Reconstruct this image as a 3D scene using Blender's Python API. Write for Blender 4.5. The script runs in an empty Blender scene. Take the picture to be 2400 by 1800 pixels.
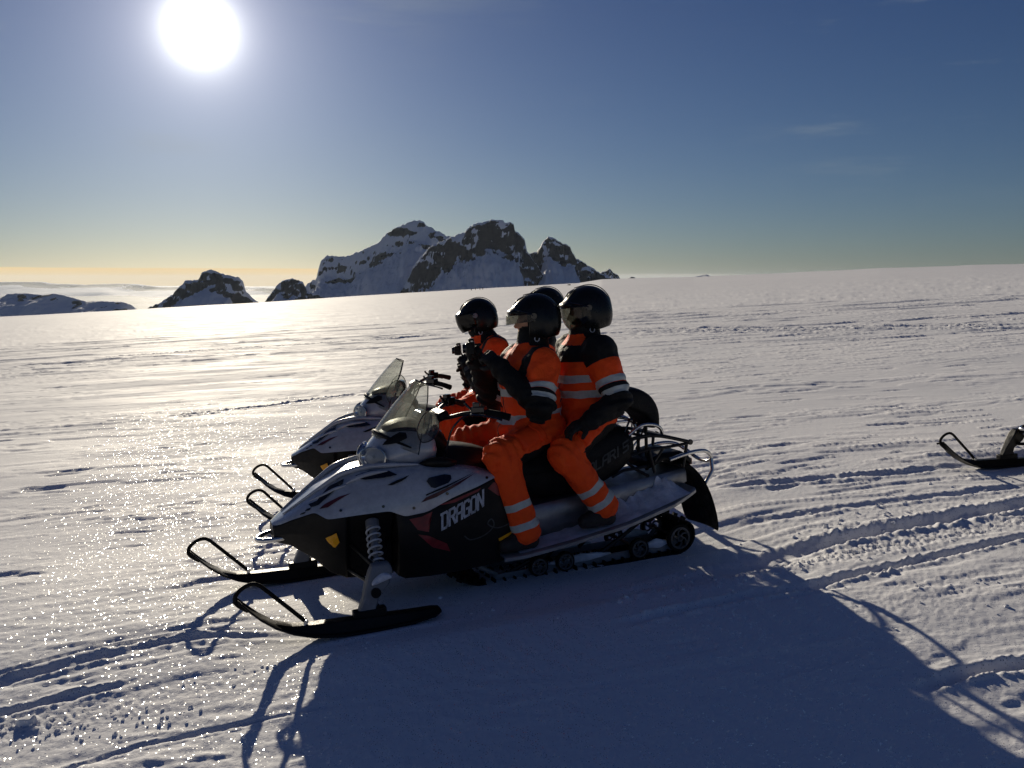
import bpy, bmesh, math, random
import numpy as np
from mathutils import Vector, Matrix
from mathutils.bvhtree import BVHTree
R = math.radians
SC = bpy.context.scene
COL = SC.collection
random.seed(5)

# ------------------------------------------------------------------ camera, sky, sun, exposure
EYE = 1.65
cam_d = bpy.data.cameras.new('camera'); cam = bpy.data.objects.new('camera', cam_d); COL.objects.link(cam)
cam.location = (0, 0, EYE); cam.rotation_euler = (R(90 - 6.7), 0, 0)
cam_d.angle = R(60.0); cam_d.clip_start = 0.05; cam_d.clip_end = 200000
SC.camera = cam

SUN_AZ, SUN_EL = R(-18.7), R(14.3)          # azimuth east of +Y, elevation
SD = Vector((math.sin(SUN_AZ)*math.cos(SUN_EL), math.cos(SUN_AZ)*math.cos(SUN_EL), math.sin(SUN_EL)))
sun_d = bpy.data.lights.new('sun', 'SUN'); sun_d.energy = 4.6; sun_d.angle = R(0.55); sun_d.color = (1.0, 0.885, 0.70)
sun = bpy.data.objects.new('sun', sun_d); COL.objects.link(sun)
sun.rotation_euler = SD.to_track_quat('Z', 'Y').to_euler()

SC.view_settings.view_transform = 'Standard'; SC.view_settings.look = 'None'
SC.view_settings.exposure = 0.0; SC.view_settings.gamma = 1.0; SC.view_settings.use_curve_mapping = False
SC.cycles.use_denoising = True
SC.cycles.max_bounces = 8; SC.cycles.transparent_max_bounces = 16
SC.cycles.sample_clamp_indirect = 4.0

class NT:
    """small helper to write node trees"""
    def __init__(s, tree): s.t = tree; s.n = tree.nodes; s.l = tree.links
    def add(s, typ, **kw):
        n = s.n.new(typ)
        for k, v in kw.items(): setattr(n, k, v)
        return n
    def set(s, sock, v):
        if isinstance(v, bpy.types.NodeSocket): s.l.new(v, sock)
        elif v is not None:
            try: sock.default_value = v
            except Exception: sock.default_value = (v[0], v[1], v[2], 1) if len(v) == 3 else v
    def m(s, op, a, b=None, c=None, clamp=False):
        n = s.add('ShaderNodeMath', operation=op, use_clamp=clamp)
        s.set(n.inputs[0], a); s.set(n.inputs[1], b); s.set(n.inputs[2], c) if c is not None else None
        return n.outputs[0]
    def vm(s, op, a, b=None, out=0):
        n = s.add('ShaderNodeVectorMath', operation=op)
        s.set(n.inputs[0], a); s.set(n.inputs[1], b) if b is not None else None
        return n.outputs[out]
    def mix(s, f, a, b, mode='MIX'):
        n = s.add('ShaderNodeMix', data_type='RGBA', blend_type=mode)
        s.set(n.inputs[0], f); s.set(n.inputs[6], a); s.set(n.inputs[7], b)
        return n.outputs[2]
    def rng(s, v, a, b, c=0.0, d=1.0, smooth=True):
        n = s.add('ShaderNodeMapRange', interpolation_type='SMOOTHSTEP' if smooth else 'LINEAR')
        for i, q in enumerate((v, a, b, c, d)): s.set(n.inputs[i], q)
        return n.outputs[0]
    def noise(s, vec, scale, detail=3, rough=.55, lac=2.0, dim='3D'):
        n = s.add('ShaderNodeTexNoise', noise_dimensions=dim)
        s.set(n.inputs['Vector'], vec); s.set(n.inputs['Scale'], scale); s.set(n.inputs['Detail'], detail)
        s.set(n.inputs['Roughness'], rough); s.set(n.inputs['Lacunarity'], lac)
        return n

world = bpy.data.worlds.new('World'); SC.world = world; world.use_nodes = True
w = NT(world.node_tree); w.n.clear()
sky = w.add('ShaderNodeTexSky', sky_type='NISHITA', sun_disc=False, sun_elevation=SUN_EL, sun_rotation=SUN_AZ,
            altitude=1000, air_density=1.0, dust_density=0.6, ozone_density=2.0)
geo = w.add('ShaderNodeTexCoord').outputs['Generated']
sep = w.add('ShaderNodeSeparateXYZ'); w.set(sep.inputs[0], geo)
X, Y, Z = sep.outputs
el = w.m('ARCSINE', Z)                                        # elevation in radians
dot = w.vm('DOT_PRODUCT', geo, tuple(SD), out=1)
ang = w.m('ARCCOSINE', w.m('MINIMUM', dot, 1.0))
angd = w.m('MULTIPLY', ang, 57.2958)
# thin high cloud: streaks in the sky dome, denser away from the sun
warp = w.add('ShaderNodeMapping'); w.set(warp.inputs[0], geo); warp.inputs['Rotation'].default_value = (0.15, -0.32, 0.5); warp.inputs['Scale'].default_value = (1.5, 3.0, 11.0)
cn = w.noise(warp.outputs[0], 1.6, 6, .6).outputs[0]
cirrus = w.rng(cn, .50, .74)
big = w.rng(w.noise(geo, 2.3, 2).outputs[0], .38, .62)
cirrus = w.m('MULTIPLY', w.m('MULTIPLY', cirrus, big), w.rng(el, .05, .2))
base = w.vm('MULTIPLY', sky.outputs[0], (.0255, .0255, .0255))
SKYGRADE = w.mix(1.0, base, w.mix(w.rng(el, .0, .62, smooth=False), (.84, 1.03, 1.34, 1), (.30, .54, 1.24, 1)), 'MULTIPLY')
c = w.mix(w.m('MULTIPLY', cirrus, .75), SKYGRADE, (.27, .31, .32, 1))
# distant clear strip under the haze sheet, low over the horizon, strongest below the sun
az = w.m('ARCTAN2', X, Y)
az_f = w.rng(az, -.05, -.22)
az_r = w.m('MULTIPLY', w.rng(az, .08, .13), w.rng(az, .28, .20))
edge_n = w.noise(geo, 9.0, 2).outputs[0]
strip_top = w.m('ADD', .0112, w.m('MULTIPLY', w.m('SUBTRACT', edge_n, .5), .002))
inl = w.m('MULTIPLY', w.rng(el, w.m('ADD', strip_top, .0018), strip_top), w.rng(az, -.06, -.12))
inr = w.m('MULTIPLY', w.rng(el, .0072, .0058), az_r)
c = w.mix(w.m('MULTIPLY', inl, .95), c, (.86, .62, .28, 1))
c = w.mix(w.m('MULTIPLY', inr, .6), c, (.49, .43, .33, 1))
# circumsolar aureole and the sun itself, as seen through thin ice haze
g1 = w.m('MULTIPLY', w.m('EXPONENT', w.m('MULTIPLY', angd, -1/0.62)), 12.0)
g2 = w.m('MULTIPLY', w.m('EXPONENT', w.m('MULTIPLY', angd, -1/2.6)), .85)
g3 = w.m('MULTIPLY', w.m('EXPONENT', w.m('MULTIPLY', angd, -1/12.0)), .095)
gl = w.add('ShaderNodeCombineXYZ')
w.set(gl.inputs[0], w.m('ADD', w.m('ADD', g1, g2), w.m('MULTIPLY', g3, 1.02)))
w.set(gl.inputs[1], w.m('ADD', w.m('ADD', g1, w.m('MULTIPLY', g2, .93)), w.m('MULTIPLY', g3, .98)))
w.set(gl.inputs[2], w.m('ADD', w.m('MULTIPLY', g1, .93), w.m('ADD', w.m('MULTIPLY', g2, .95), w.m('MULTIPLY', g3, 1.15))))
c = w.vm('ADD', c, gl.outputs[0])
bg = w.add('ShaderNodeBackground'); w.set(bg.inputs[0], c); bg.inputs[1].default_value = 1.0   # the Nishita term above is already scaled to daylight strength
out = w.add('ShaderNodeOutputWorld'); w.l.new(bg.outputs[0], out.inputs[0])

# ------------------------------------------------------------------ numpy noise
_rs = np.random.RandomState(11)
_perm = np.concatenate([_rs.permutation(256)]*3)
_g2 = np.stack([np.cos(np.arange(256)*2*np.pi/256*37), np.sin(np.arange(256)*2*np.pi/256*37)], 1)
_g3 = _rs.normal(size=(256, 3)); _g3 /= np.linalg.norm(_g3, axis=1)[:, None]
def _f(t): return t*t*t*(t*(t*6-15)+10)
def pn2(x, y):
    xi = np.floor(x).astype(np.int64); yi = np.floor(y).astype(np.int64); fx = x-xi; fy = y-yi; xi &= 255; yi &= 255
    def g(ix, iy, dx, dy):
        v = _g2[_perm[_perm[(xi+ix) & 255]+((yi+iy) & 255)]]; return v[..., 0]*dx+v[..., 1]*dy
    u = _f(fx); v = _f(fy)
    a = g(0, 0, fx, fy)*(1-u)+g(1, 0, fx-1, fy)*u
    b = g(0, 1, fx, fy-1)*(1-u)+g(1, 1, fx-1, fy-1)*u
    return (a*(1-v)+b*v)*1.5
def pn3(p):
    i = np.floor(p).astype(np.int64); f = p-i; i &= 255; u = _f(f); r = 0
    for dx in (0, 1):
        for dy in (0, 1):
            for dz in (0, 1):
                h = _perm[_perm[_perm[(i[:, 0]+dx) & 255]+((i[:, 1]+dy) & 255)]+((i[:, 2]+dz) & 255)]
                d = f-np.array([dx, dy, dz]); g = _g3[h]
                wgt = (u[:, 0] if dx else 1-u[:, 0])*(u[:, 1] if dy else 1-u[:, 1])*(u[:, 2] if dz else 1-u[:, 2])
                r = r+wgt*(g*d).sum(1)
    return r*1.6
def fbm2(x, y, o=4, gain=.5):
    s = 0; a = 1
    for k in range(o): s = s+a*pn2(x*2**k+k*17.3, y*2**k-k*9.1); a *= gain
    return s
def sst(x, a, b):
    t = np.clip((x-a)/(b-a), 0, 1); return t*t*(3-2*t)

# ------------------------------------------------------------------ materials
MATS = {}
def mat(name, col, rough=.5, metal=0.0, bump=0.0, bscale=40, var=.12, vscale=6, spec=.5, coat=0, coatr=.05):
    if name in MATS: return MATS[name]
    m = bpy.data.materials.new(name); m.use_nodes = True; t = NT(m.node_tree); b = t.n['Principled BSDF']
    oc = t.add('ShaderNodeTexCoord').outputs['Object']
    n = t.noise(oc, vscale, 5, .65).outputs[0]
    fac = t.rng(n, .3, .7)
    t.set(b.inputs['Base Color'], t.mix(fac, tuple(c*(1-var) for c in col)+(1,), tuple(min(1, c*(1+var)) for c in col)+(1,)))
    t.set(b.inputs['Roughness'], t.rng(t.noise(oc, vscale*3.1, 4).outputs[0], .25, .75, rough*.8, min(1, rough*1.25)))
    b.inputs['Metallic'].default_value = metal
    b.inputs['Specular IOR Level'].default_value = spec
    if coat: b.inputs['Coat Weight'].default_value = coat; b.inputs['Coat Roughness'].default_value = coatr
    if bump:
        bp = t.add('ShaderNodeBump'); bp.inputs['Strength'].default_value = bump; bp.inputs['Distance'].default_value = .01
        t.set(bp.inputs['Height'], t.noise(oc, bscale, 4, .6).outputs[0]); t.set(b.inputs['Normal'], bp.outputs[0])
    MATS[name] = m; return m

def snow_mat():
    m = bpy.data.materials.new('snow'); m.use_nodes = True; t = NT(m.node_tree); t.n.clear()
    P = t.add('ShaderNodeNewGeometry').outputs['Position']
    dist = t.vm('LENGTH', P, out=1)
    b = t.add('ShaderNodeBsdfPrincipled')
    cn = t.noise(P, .35, 4).outputs[0]
    sz = t.add('ShaderNodeSeparateXYZ'); t.l.new(P, sz.inputs[0])
    low = t.noise(P, .0009, 6, .65).outputs[0]      # the snow-poor lowland far below the ice cap
    lowc = t.mix(t.rng(low, .42, .62), (.05, .06, .08, 1), (.26, .28, .31, 1))
    t.set(b.inputs['Base Color'], t.mix(t.rng(sz.outputs[2], -320, -180), lowc, t.mix(t.rng(cn, .3, .7), (.80, .81, .84, 1), (.88, .88, .90, 1))))
    # wind crusts are smoother and glossier than the powder between them
    mp = t.add('ShaderNodeMapping'); t.set(mp.inputs[0], P); mp.inputs['Rotation'].default_value = (0, 0, R(-14)); mp.inputs['Scale'].default_value = (.35, 1.3, 1)
    cr = t.noise(mp.outputs[0], 1.0, 5, .6).outputs[0]
    t.set(b.inputs['Roughness'], t.rng(cr, .35, .65, .70, .85))
    b.inputs['Specular IOR Level'].default_value = .12
    b.inputs['Sheen Weight'].default_value = 0.0
    # relief: elongated wind scour + grain, both in metres
    mp2 = t.add('ShaderNodeMapping'); t.set(mp2.inputs[0], P); mp2.inputs['Rotation'].default_value = (0, 0, R(-11)); mp2.inputs['Scale'].default_value = (.30, 1.6, 1)
    far_n = t.noise(mp2.outputs[0], .8, 9, .62).outputs[0]
    near_n = t.noise(P, 38, 5, .65).outputs[0]
    bp1 = t.add('ShaderNodeBump'); bp1.inputs['Distance'].default_value = .13
    t.set(bp1.inputs['Strength'], t.rng(dist, 8, 45, .08, .44)); t.set(bp1.inputs['Height'], far_n)
    bp2 = t.add('ShaderNodeBump'); bp2.inputs['Distance'].default_value = .006; t.set(bp2.inputs['Strength'], t.rng(dist, 25, 5, .0, .55))
    t.set(bp2.inputs['Height'], near_n); t.l.new(bp1.outputs[0], bp2.inputs['Normal']); t.l.new(bp2.outputs[0], b.inputs['Normal'])
    # ice facets: every little cell carries its own tilt and flashes only where it mirrors the sun
    vor = t.add('ShaderNodeTexVoronoi'); t.set(vor.inputs['Vector'], P); vor.inputs['Scale'].default_value = 110
    rnd = t.vm('SUBTRACT', vor.outputs['Color'], (.5, .5, .5))
    nrm = t.add('ShaderNodeNewGeometry').outputs['Normal']
    fn = t.vm('NORMALIZE', t.vm('ADD', nrm, t.vm('MULTIPLY', rnd, (.62, .62, .3))))
    gl = t.add('ShaderNodeBsdfGlossy'); gl.inputs['Roughness'].default_value = .16; gl.inputs['Color'].default_value = (.9, .9, .88, 1); t.l.new(fn, gl.inputs['Normal'])
    sel = t.add('ShaderNodeSeparateColor'); t.l.new(vor.outputs['Color'], sel.inputs[0])
    pick = t.m('MULTIPLY', t.m('GREATER_THAN', sel.outputs[2], .55), t.rng(vor.outputs['Distance'], .40, .18))
    fac = t.m('MULTIPLY', pick, t.m('MULTIPLY', t.rng(dist, 18, 4, .0, .95), t.rng(sel.outputs[0], .1, .9, .25, 1)))
    mx = t.add('ShaderNodeMixShader'); t.l.new(fac, mx.inputs[0]); t.l.new(b.outputs[0], mx.inputs[1]); t.l.new(gl.outputs[0], mx.inputs[2])
    o = t.add('ShaderNodeOutputMaterial'); t.l.new(mx.outputs[0], o.inputs[0])
    return m
SNOW = snow_mat()

def rock_snow_mat():
    m = bpy.data.materials.new('rock_and_snow'); m.use_nodes = True; t = NT(m.node_tree); b = t.n['Principled BSDF']
    P = t.add('ShaderNodeNewGeometry').outputs['Position']
    a = t.add('ShaderNodeAttribute'); a.attribute_name = 'rock'
    n1 = t.noise(P, .017, 6, .60).outputs[0]
    rk = t.m('GREATER_THAN', t.m('ADD', a.outputs['Fac'], t.m('MULTIPLY', t.m('SUBTRACT', n1, .5), 1.1)), .5)
    mp = t.add('ShaderNodeMapping'); t.set(mp.inputs[0], P); mp.inputs['Scale'].default_value = (1, 1, 3.5)
    n2 = t.noise(mp.outputs[0], .05, 6, .7).outputs[0]
    rock = t.mix(t.rng(n2, .3, .7), (.022, .019, .020, 1), (.065, .055, .055, 1))
    t.set(b.inputs['Base Color'], t.mix(rk, (.82, .84, .88, 1), rock))
    b.inputs['Roughness'].default_value = .8; b.inputs['Specular IOR Level'].default_value = .2
    bp = t.add('ShaderNodeBump'); bp.inputs['Distance'].default_value = 9; bp.inputs['Strength'].default_value = .7
    t.set(bp.inputs['Height'], t.noise(P, .03, 8, .65).outputs[0]); t.l.new(bp.outputs[0], b.inputs['Normal'])
    return m
ROCK = rock_snow_mat()

# ------------------------------------------------------------------ object helpers
def tag(o, label=None, cat=None, group=None, kind=None):
    for k, v in (('label', label), ('category', cat), ('group', group), ('kind', kind)):
        if v: o[k] = v
    return o
def obj_from(name, verts, faces, material=None, parent=None, smooth=True, attrs=None):
    me = bpy.data.meshes.new(name)
    if isinstance(verts, np.ndarray) and isinstance(faces, np.ndarray):
        n = faces.shape[1]
        me.vertices.add(len(verts)); me.vertices.foreach_set('co', verts.astype(np.float32).ravel())
        me.loops.add(faces.size); me.loops.foreach_set('vertex_index', faces.astype(np.int32).ravel())
        me.polygons.add(len(faces)); me.polygons.foreach_set('loop_start', (np.arange(len(faces))*n).astype(np.int32))
        me.update(calc_edges=True)
    else:
        me.from_pydata([tuple(v) for v in verts], [], [tuple(f) for f in faces])
    if smooth: me.polygons.foreach_set('use_smooth', [True]*len(me.polygons))
    for k, v in (attrs or {}).items():
        at = me.attributes.new(k, 'FLOAT', 'POINT'); at.data.foreach_set('value', v.astype(np.float32))
    me.update()
    if material: me.materials.append(material)
    o = bpy.data.objects.new(name, me); COL.objects.link(o)
    if parent: o.parent = parent
    return o
def grid_faces(nr, nc):
    i = np.arange(nr-1)[:, None]*nc+np.arange(nc-1)[None, :]
    return np.stack([i, i+1, i+nc+1, i+nc], -1).reshape(-1, 4)

# ------------------------------------------------------------------ snow terrain
SA, SB = .052, -.014
EDGE_AZ = np.radians([-180, -60, -29.94, -23.26, -15.85, -6.69, 0, 4.27, 5.74, 8.66, 11.54, 17.1, 22.34, 27.21, 29.77, 50, 90, 180])
EDGE_E = np.array([.03, -.04, -.0361, -.0316, -.0251, -.0146, -.008, -.0034, .0007, .0022, .0032, .0071, .0116, .0143, .0153, .022, .03, .03])
EDGE_R = np.array([700, 700, 650, 650, 700, 900, 1200, 3000, 3300, 3300, 2800, 1800, 1400, 1200, 1200, 900, 700, 700.])
def macro(x, y):
    r = np.hypot(x, y); az = np.arctan2(x, y)
    e = np.interp(az, EDGE_AZ, EDGE_E); Rm = np.interp(az, EDGE_AZ, EDGE_R)
    plane = SA*x+SB*y
    rr = np.minimum(r, Rm)
    far = e*rr+EYE*(rr/Rm)
    s = sst(r, 25, 260)
    z = plane*(1-s)+far*s
    d = np.maximum(r-Rm, 0)
    z = z+e*d-d*d/9000.
    floor = -400.
    return np.where(r > Rm, np.maximum(z, floor), z)
def seg_d(x, y, P):
    """distance to polyline, side sign, along length"""
    best = np.full(x.shape, 1e9); sg = np.zeros(x.shape); al = np.zeros(x.shape); L = 0
    for (ax, ay), (bx, by) in zip(P[:-1], P[1:]):
        dx, dy = bx-ax, by-ay; l = math.hypot(dx, dy)
        t = np.clip(((x-ax)*dx+(y-ay)*dy)/l/l, 0, 1); qx = ax+t*dx-x; qy = ay+t*dy-y
        d = np.hypot(qx, qy); k = d < best
        best = np.where(k, d, best); sg = np.where(k, np.sign((x-ax)*dy-(y-ay)*dx), sg); al = np.where(k, L+t*l, al); L += l
    return best, sg, al, L
RUTS = [  # (points, depth, half width, berm)
    ([(-3.6, 3.35), (-2.35, 3.88), (-2.05, 4.05), (-1.63, 4.26), (-1.06, 4.30), (-.7, 4.36)], .018, .035, .007),
    ([(-3.6, 3.47), (-2.4, 3.97), (-2.07, 4.17), (-1.62, 4.35), (-1.11, 4.39)], .010, .018, .004),
    ([(-2.9, 2.6), (-1.74, 3.09), (-1.46, 3.28), (-1.03, 3.43), (-.6, 3.56)], .010, .014, .005),
    ([(-2.5, 3.45), (-2.18, 3.59), (-1.96, 3.70), (-1.8, 3.75), (-1.62, 3.85)], .018, .025, .010),
    ([(.3, 4.5), (.46, 4.59), (1.16, 5.03), (1.67, 5.24), (2.33, 5.52), (3.49, 5.98), (6, 6.9), (11, 8.8)], .050, .075, .018),
    ([(.5, 4.15), (1.29, 4.47), (1.6, 4.55), (1.92, 4.71), (2.35, 4.89), (3.1, 5.23), (6, 6.5)], .028, .035, .010),
    ([(1.9, 4.62), (2.1, 4.76), (2.35, 4.93), (2.6, 5.04)], .020, .018, .008),
    ([(1.60, 3.40), (1.73, 3.46), (1.95, 3.54), (2.3, 3.60), (3, 3.8)], .030, .030, .012),
    ([(1.45, 5.98), (2.2, 6.12), (3.0, 6.32), (4.2, 6.6), (7, 7.6)], .018, .05, .008),
    ([(1.6, 6.95), (2.44, 7.10), (3.26, 7.15), (4.2, 7.5), (8, 9)], .022, .06, .010),
    ([(2.2, 6.55), (3.1, 6.80), (4.4, 7.0), (7, 8)], .012, .04, .006),
    ([(3.6, 33), (6, 31), (9, 28), (14, 23), (22, 20)], .06, .25, .03),
    ([(3.6, 34.5), (6, 32.6), (9, 29.6), (14, 25)], .05, .2, .03),
    ([(-16, 33), (-6, 36), (3, 38)], .05, .2, .03),
    ([(-5.5, 13.4), (-4, 14.2), (-2.6, 15.4)], .03, .07, .02),
]
SLEDS = [((-1.028, 4.82), 202.0), ((-1.43, 6.917), 184.5), ((4.34, 6.86), 193.0)]
def micro(x, y):
    r = np.hypot(x, y)
    ca, sa = math.cos(R(12)), math.sin(R(12)); u = x*ca+y*sa; v = -x*sa+y*ca
    wv = v+.35*pn2(u*.35, v*.6+3)
    lf = fbm2(u*.16, wv*.45, 3)
    h = .035*fbm2(u*.10+7, v*.17, 2)
    # wind-cut plates: terrace steps with thin scarps, only where the low-frequency mask allows
    n1 = fbm2(u*.55+40, wv*2.1, 4, .55); mask = sst(lf, .0, .6)
    step = .5+.5*np.tanh(n1*13)
    h = h+.015*step*mask
    n2 = fbm2(u*1.7-9, wv*6.0+5, 3, .55); mask2 = sst(fbm2(u*.5+91, v*1.1, 2), .02, .5)
    h = h+.008*(.5+.5*np.tanh(n2*10))*mask2
    n5 = fbm2(u*1.1+61, v*5.2+15, 3, .5); pm = sst(fbm2(u*.09+33, v*.21+8, 3), -.35, .35); h = h+.015*(sst(n5, .40, .52)-.6*sst(n5, .5, .9))*sst(r, 3, 9)*pm
    n6 = fbm2(u*.33+5, v*2.3+77, 3, .55); h = h+.034*(sst(n6, .42, .52)-.6*sst(n6, .5, .9))*sst(r, 14, 30)*sst(fbm2(u*.03+3, v*.09+18, 3), -.5, .3)
    # short deep scours
    n4 = fbm2(u*.9+13, wv*4.2-31, 3, .5); h = h-.020*sst(n4, .66, .95)*sst(r, 2, 7)
    # fine ripples and grain
    h = h+.0045*pn2(u*5+2*pn2(u*1.2, v*2), wv*17)*sst(fbm2(u*.4-50, v*.7, 2), -.2, .3)
    h = h+.0022*fbm2(x*26, y*26, 2)*sst(-r, -16, -4)
    # bigger drifts farther off
    h = h+.06*sst(fbm2(u*.10+5, wv*.38, 4, .55), .22, .55)*sst(r, 12, 40)
    rough = np.zeros_like(x)
    for P, dep, hw, berm in RUTS:
        P = [tuple(p) for p in P]; xs = [p[0] for p in P]; ys = [p[1] for p in P]; m = hw*6+.3
        k = (x > min(xs)-m) & (x < max(xs)+m) & (y > min(ys)-m) & (y < max(ys)+m)
        if not k.any(): continue
        X_, Y_ = x[k], y[k]; jit = .02*pn2(X_*6, Y_*6)*min(1, hw/.05)
        d, sg, al, L = seg_d(X_, Y_, P); d = np.abs(d+jit)
        fade = sst(al, 0, .25*hw/.04)*sst(L-al, 0, .3)
        nz = .8+.35*fbm2(X_*5, Y_*5, 3)
        dh = -dep*np.exp(-(d/hw)**4)*fade*np.clip(nz, .15, 1.2)
        dh = dh+berm*np.exp(-((d-hw*1.7)/(hw*.6))**2)*fade*np.clip(.8+1.0*fbm2(X_*22, Y_*22, 3), 0, 2)
        h[k] += dh
    # trodden, crumbled strips
    for (cx, cy, ax, ay, amp, an) in [(-2.0, 3.50, .45, .10, .007, 14), (-1.15, 3.86, .32, .05, .005, 22), (2.6, 5.30, 1.9, .11, .010, 22), (1.75, 5.02, .7, .05, .008, 22), (2.1, 4.36, .9, .25, .003, 22), (3.0, 6.0, 2.4, .35, .004, 18), (6.0, 30, 4.5, .8, .03, -30), (5.5, 8.0, 2.5, .5, .006, 15)]:
        c_, s_ = math.cos(R(an)), math.sin(R(an)); dx = x-cx; dy = y-cy; a_ = (dx*c_+dy*s_)/ax; b_ = (-dx*s_+dy*c_)/ay
        q = np.exp(-(a_**2+b_**2)); k = q > .02
        sc = 2.0 if cy < 10 else .2
        h[k] += amp*q[k]*fbm2(x[k]*19*sc, y[k]*19*sc, 3)*1.3
    h = h-.075*sst(-y, -4.4, -2.9)*sst(-np.abs(x), -6, -3.5)*sst(y, 0, 2.2)      # shallow hollow in front, added to lengthen the ski shadows
    # pressed ground under the machines, low banks pushed up beside the skis
    for (o, yaw) in SLEDS:
        c_, s_ = math.cos(R(yaw)), math.sin(R(yaw)); lx = (x-o[0])*c_+(y-o[1])*s_; ly = -(x-o[0])*s_+(y-o[1])*c_
        for yy_ in (.54, -.50): h = h+.026*np.exp(-((np.abs(ly-yy_)-.092)/.020)**2)*sst(lx, -.75, -.35)*sst(-lx, -.28, .0)*(1+.8*fbm2(x*30, y*30, 2))
    for (o, yaw) in SLEDS:
        c_, s_ = math.cos(R(yaw)), math.sin(R(yaw)); lx = (x-o[0])*c_+(y-o[1])*s_; ly = -(x-o[0])*s_+(y-o[1])*c_
        k = (abs(lx) < 4) & (abs(ly) < 1.5)
        inside = sst(lx, -3.2, -2.3)*sst(-lx, -.75, -.2)*sst(-abs(ly), -.95, -.65)
        low = np.interp(lx, [-2.6, -2.2, -1.0, -.5, 0.5], [-.065, -.06, -.035, -.03, -.025])
        h = np.where(k, h*(1-.75*inside)+low*inside, h)
        tr = sst(lx, -3.6, -3.0)*sst(-lx, 2.1, 2.35)*sst(-abs(ly), -.24, -.19)
        h = h-.02*tr
    return h
def ground_z(x, y):
    x = np.atleast_1d(np.asarray(x, float)); y = np.atleast_1d(np.asarray(y, float))
    return macro(x, y)+micro(x, y)
azd = np.concatenate([np.radians(np.linspace(-180, -40, 60, endpoint=False)), np.radians(np.linspace(-40, 40, 900, endpoint=False)), np.radians(np.linspace(40, 180, 61))])
rr = np.concatenate([np.linspace(.02, 1.9, 24, endpoint=False), np.geomspace(1.9, 60, 860, endpoint=False), np.geomspace(60, 3500, 110, endpoint=False), np.geomspace(3500, 60000, 24)])
RR, AA = np.meshgrid(rr, azd, indexing='ij')
gx = RR*np.sin(AA); gy = RR*np.cos(AA)
mi = micro(gx, gy)*sst(-RR, -250, -60)
gz = macro(gx, gy)+mi
farb = 3.0*fbm2(gx*.004, gy*.009, 4)*sst(RR, 150, 900)*sst(-RR, -3500, -1200)   # swells of the ice cap
plainb = 55*fbm2(gx*.00022, gy*.0004, 4)*sst(RR, 6000, 12000)
gz = gz+farb*.35+plainb
tag(obj_from('snow_ground', np.stack([gx, gy, gz], -1).reshape(-1, 3), grid_faces(len(rr), len(azd))[:, ::-1], SNOW), kind='structure')

# ------------------------------------------------------------------ mountains beyond the ice cap
MTN = {
 'A': (3600, 900, [(-874,-44),(-836,-25.5),(-791,5.4),(-782,23.9),(-771,67),(-755,91.6),(-739,100.8),(-708,94.7),(-653,97.7),(-596,122.3),(-546,143.7),(-518,168.2),(-477,201.7),(-459,210.9),(-421,223),(-390,240.1),(-366,238.3),(-341,217),(-298,195.6),(-255,174.3),(-206,140.6),(-144,97.7),(-51,42.4)]),
 'B': (3100, 800, [(-399,-59),(-371,-16.4),(-344,36.7),(-311,84.4),(-279,116.1),(-241,134.5),(-198,152.9),(-161,166.1),(-142,187.1),(-113,197.5),(-70,207),(-44,205.4),(-23,200.2),(4,194.9),(9,171.3),(31,152.9),(44,137.1),(52,100.2),(63,84.4),(95,36.7),(143,-5.8)]),
 'C': (3300, 700, [(27,22),(55,67.2),(67,98.2),(89,103.8),(101,117.8),(118,145.9),(137,159.9),(157,151.5),(180,137.5),(209,126.2),(223,101),(237,81.3),(283,53.1),(329,24.9),(375,7.9),(401,-.6),(467,-29)]),
 'C2': (4500, 500, [(403,-16.9),(433,14),(449,41),(472,44.9),(491,58.7),(511,37.1),(534,25.6),(546,2.4),(566,-24.6)]),
 'T1': (6000, 500, [(760,-12.8),(775,7.8),(800,23.3),(821,20.2),(847,2.7),(863,-12.8)]),
 'T2': (9000, 900, [(1720,-25),(1771,22),(1869,39),(1955,56),(2020,31),(2106,18),(2236,-25)]),
 'D': (3300, 600, [(-1396,-127.2),(-1352,-103.6),(-1297,-79),(-1253,-52.4),(-1208,-1.3),(-1159,2.9),(-1142,32.6),(-1105,39),(-1068,24.2),(-1009,11.4),(-994,-1.3),(-985,-41.7),(-954,-73.7),(-927,-89.7),(-891,-116.5)]),
 'E': (3100, 400, [(-882,-104.3),(-861,-79.2),(-845,-54.1),(-814,-14.1),(-788,2.9),(-763,5.9),(-728,-4.1),(-709,-39.1),(-674,-49.1),(-624,-69.1),(-574,-89.2)]),
 'F': (3800, 700, [(-2334,-103.6),(-2258,-85.1),(-2184,-79),(-2152,-58.1),(-2071,-54.4),(-1998,-63),(-1948,-55.7),(-1887,-70.4),(-1814,-91.3),(-1752,-88.8),(-1666,-91.3),(-1630,-103.6),(-1600,-128.2),(-1570,-152.9)]),
 'G': (26000, 9000, [(-17437,-72),(-14909,-55),(-13645,-55),(-13395,-105),(-12386,-139),(-11541,-105),(-10952,-122),(-10198,-206),(-9523,-189),(-7332,-214),(-6911,-239),(-5649,-340),(-4805,-360)]),
}
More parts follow.
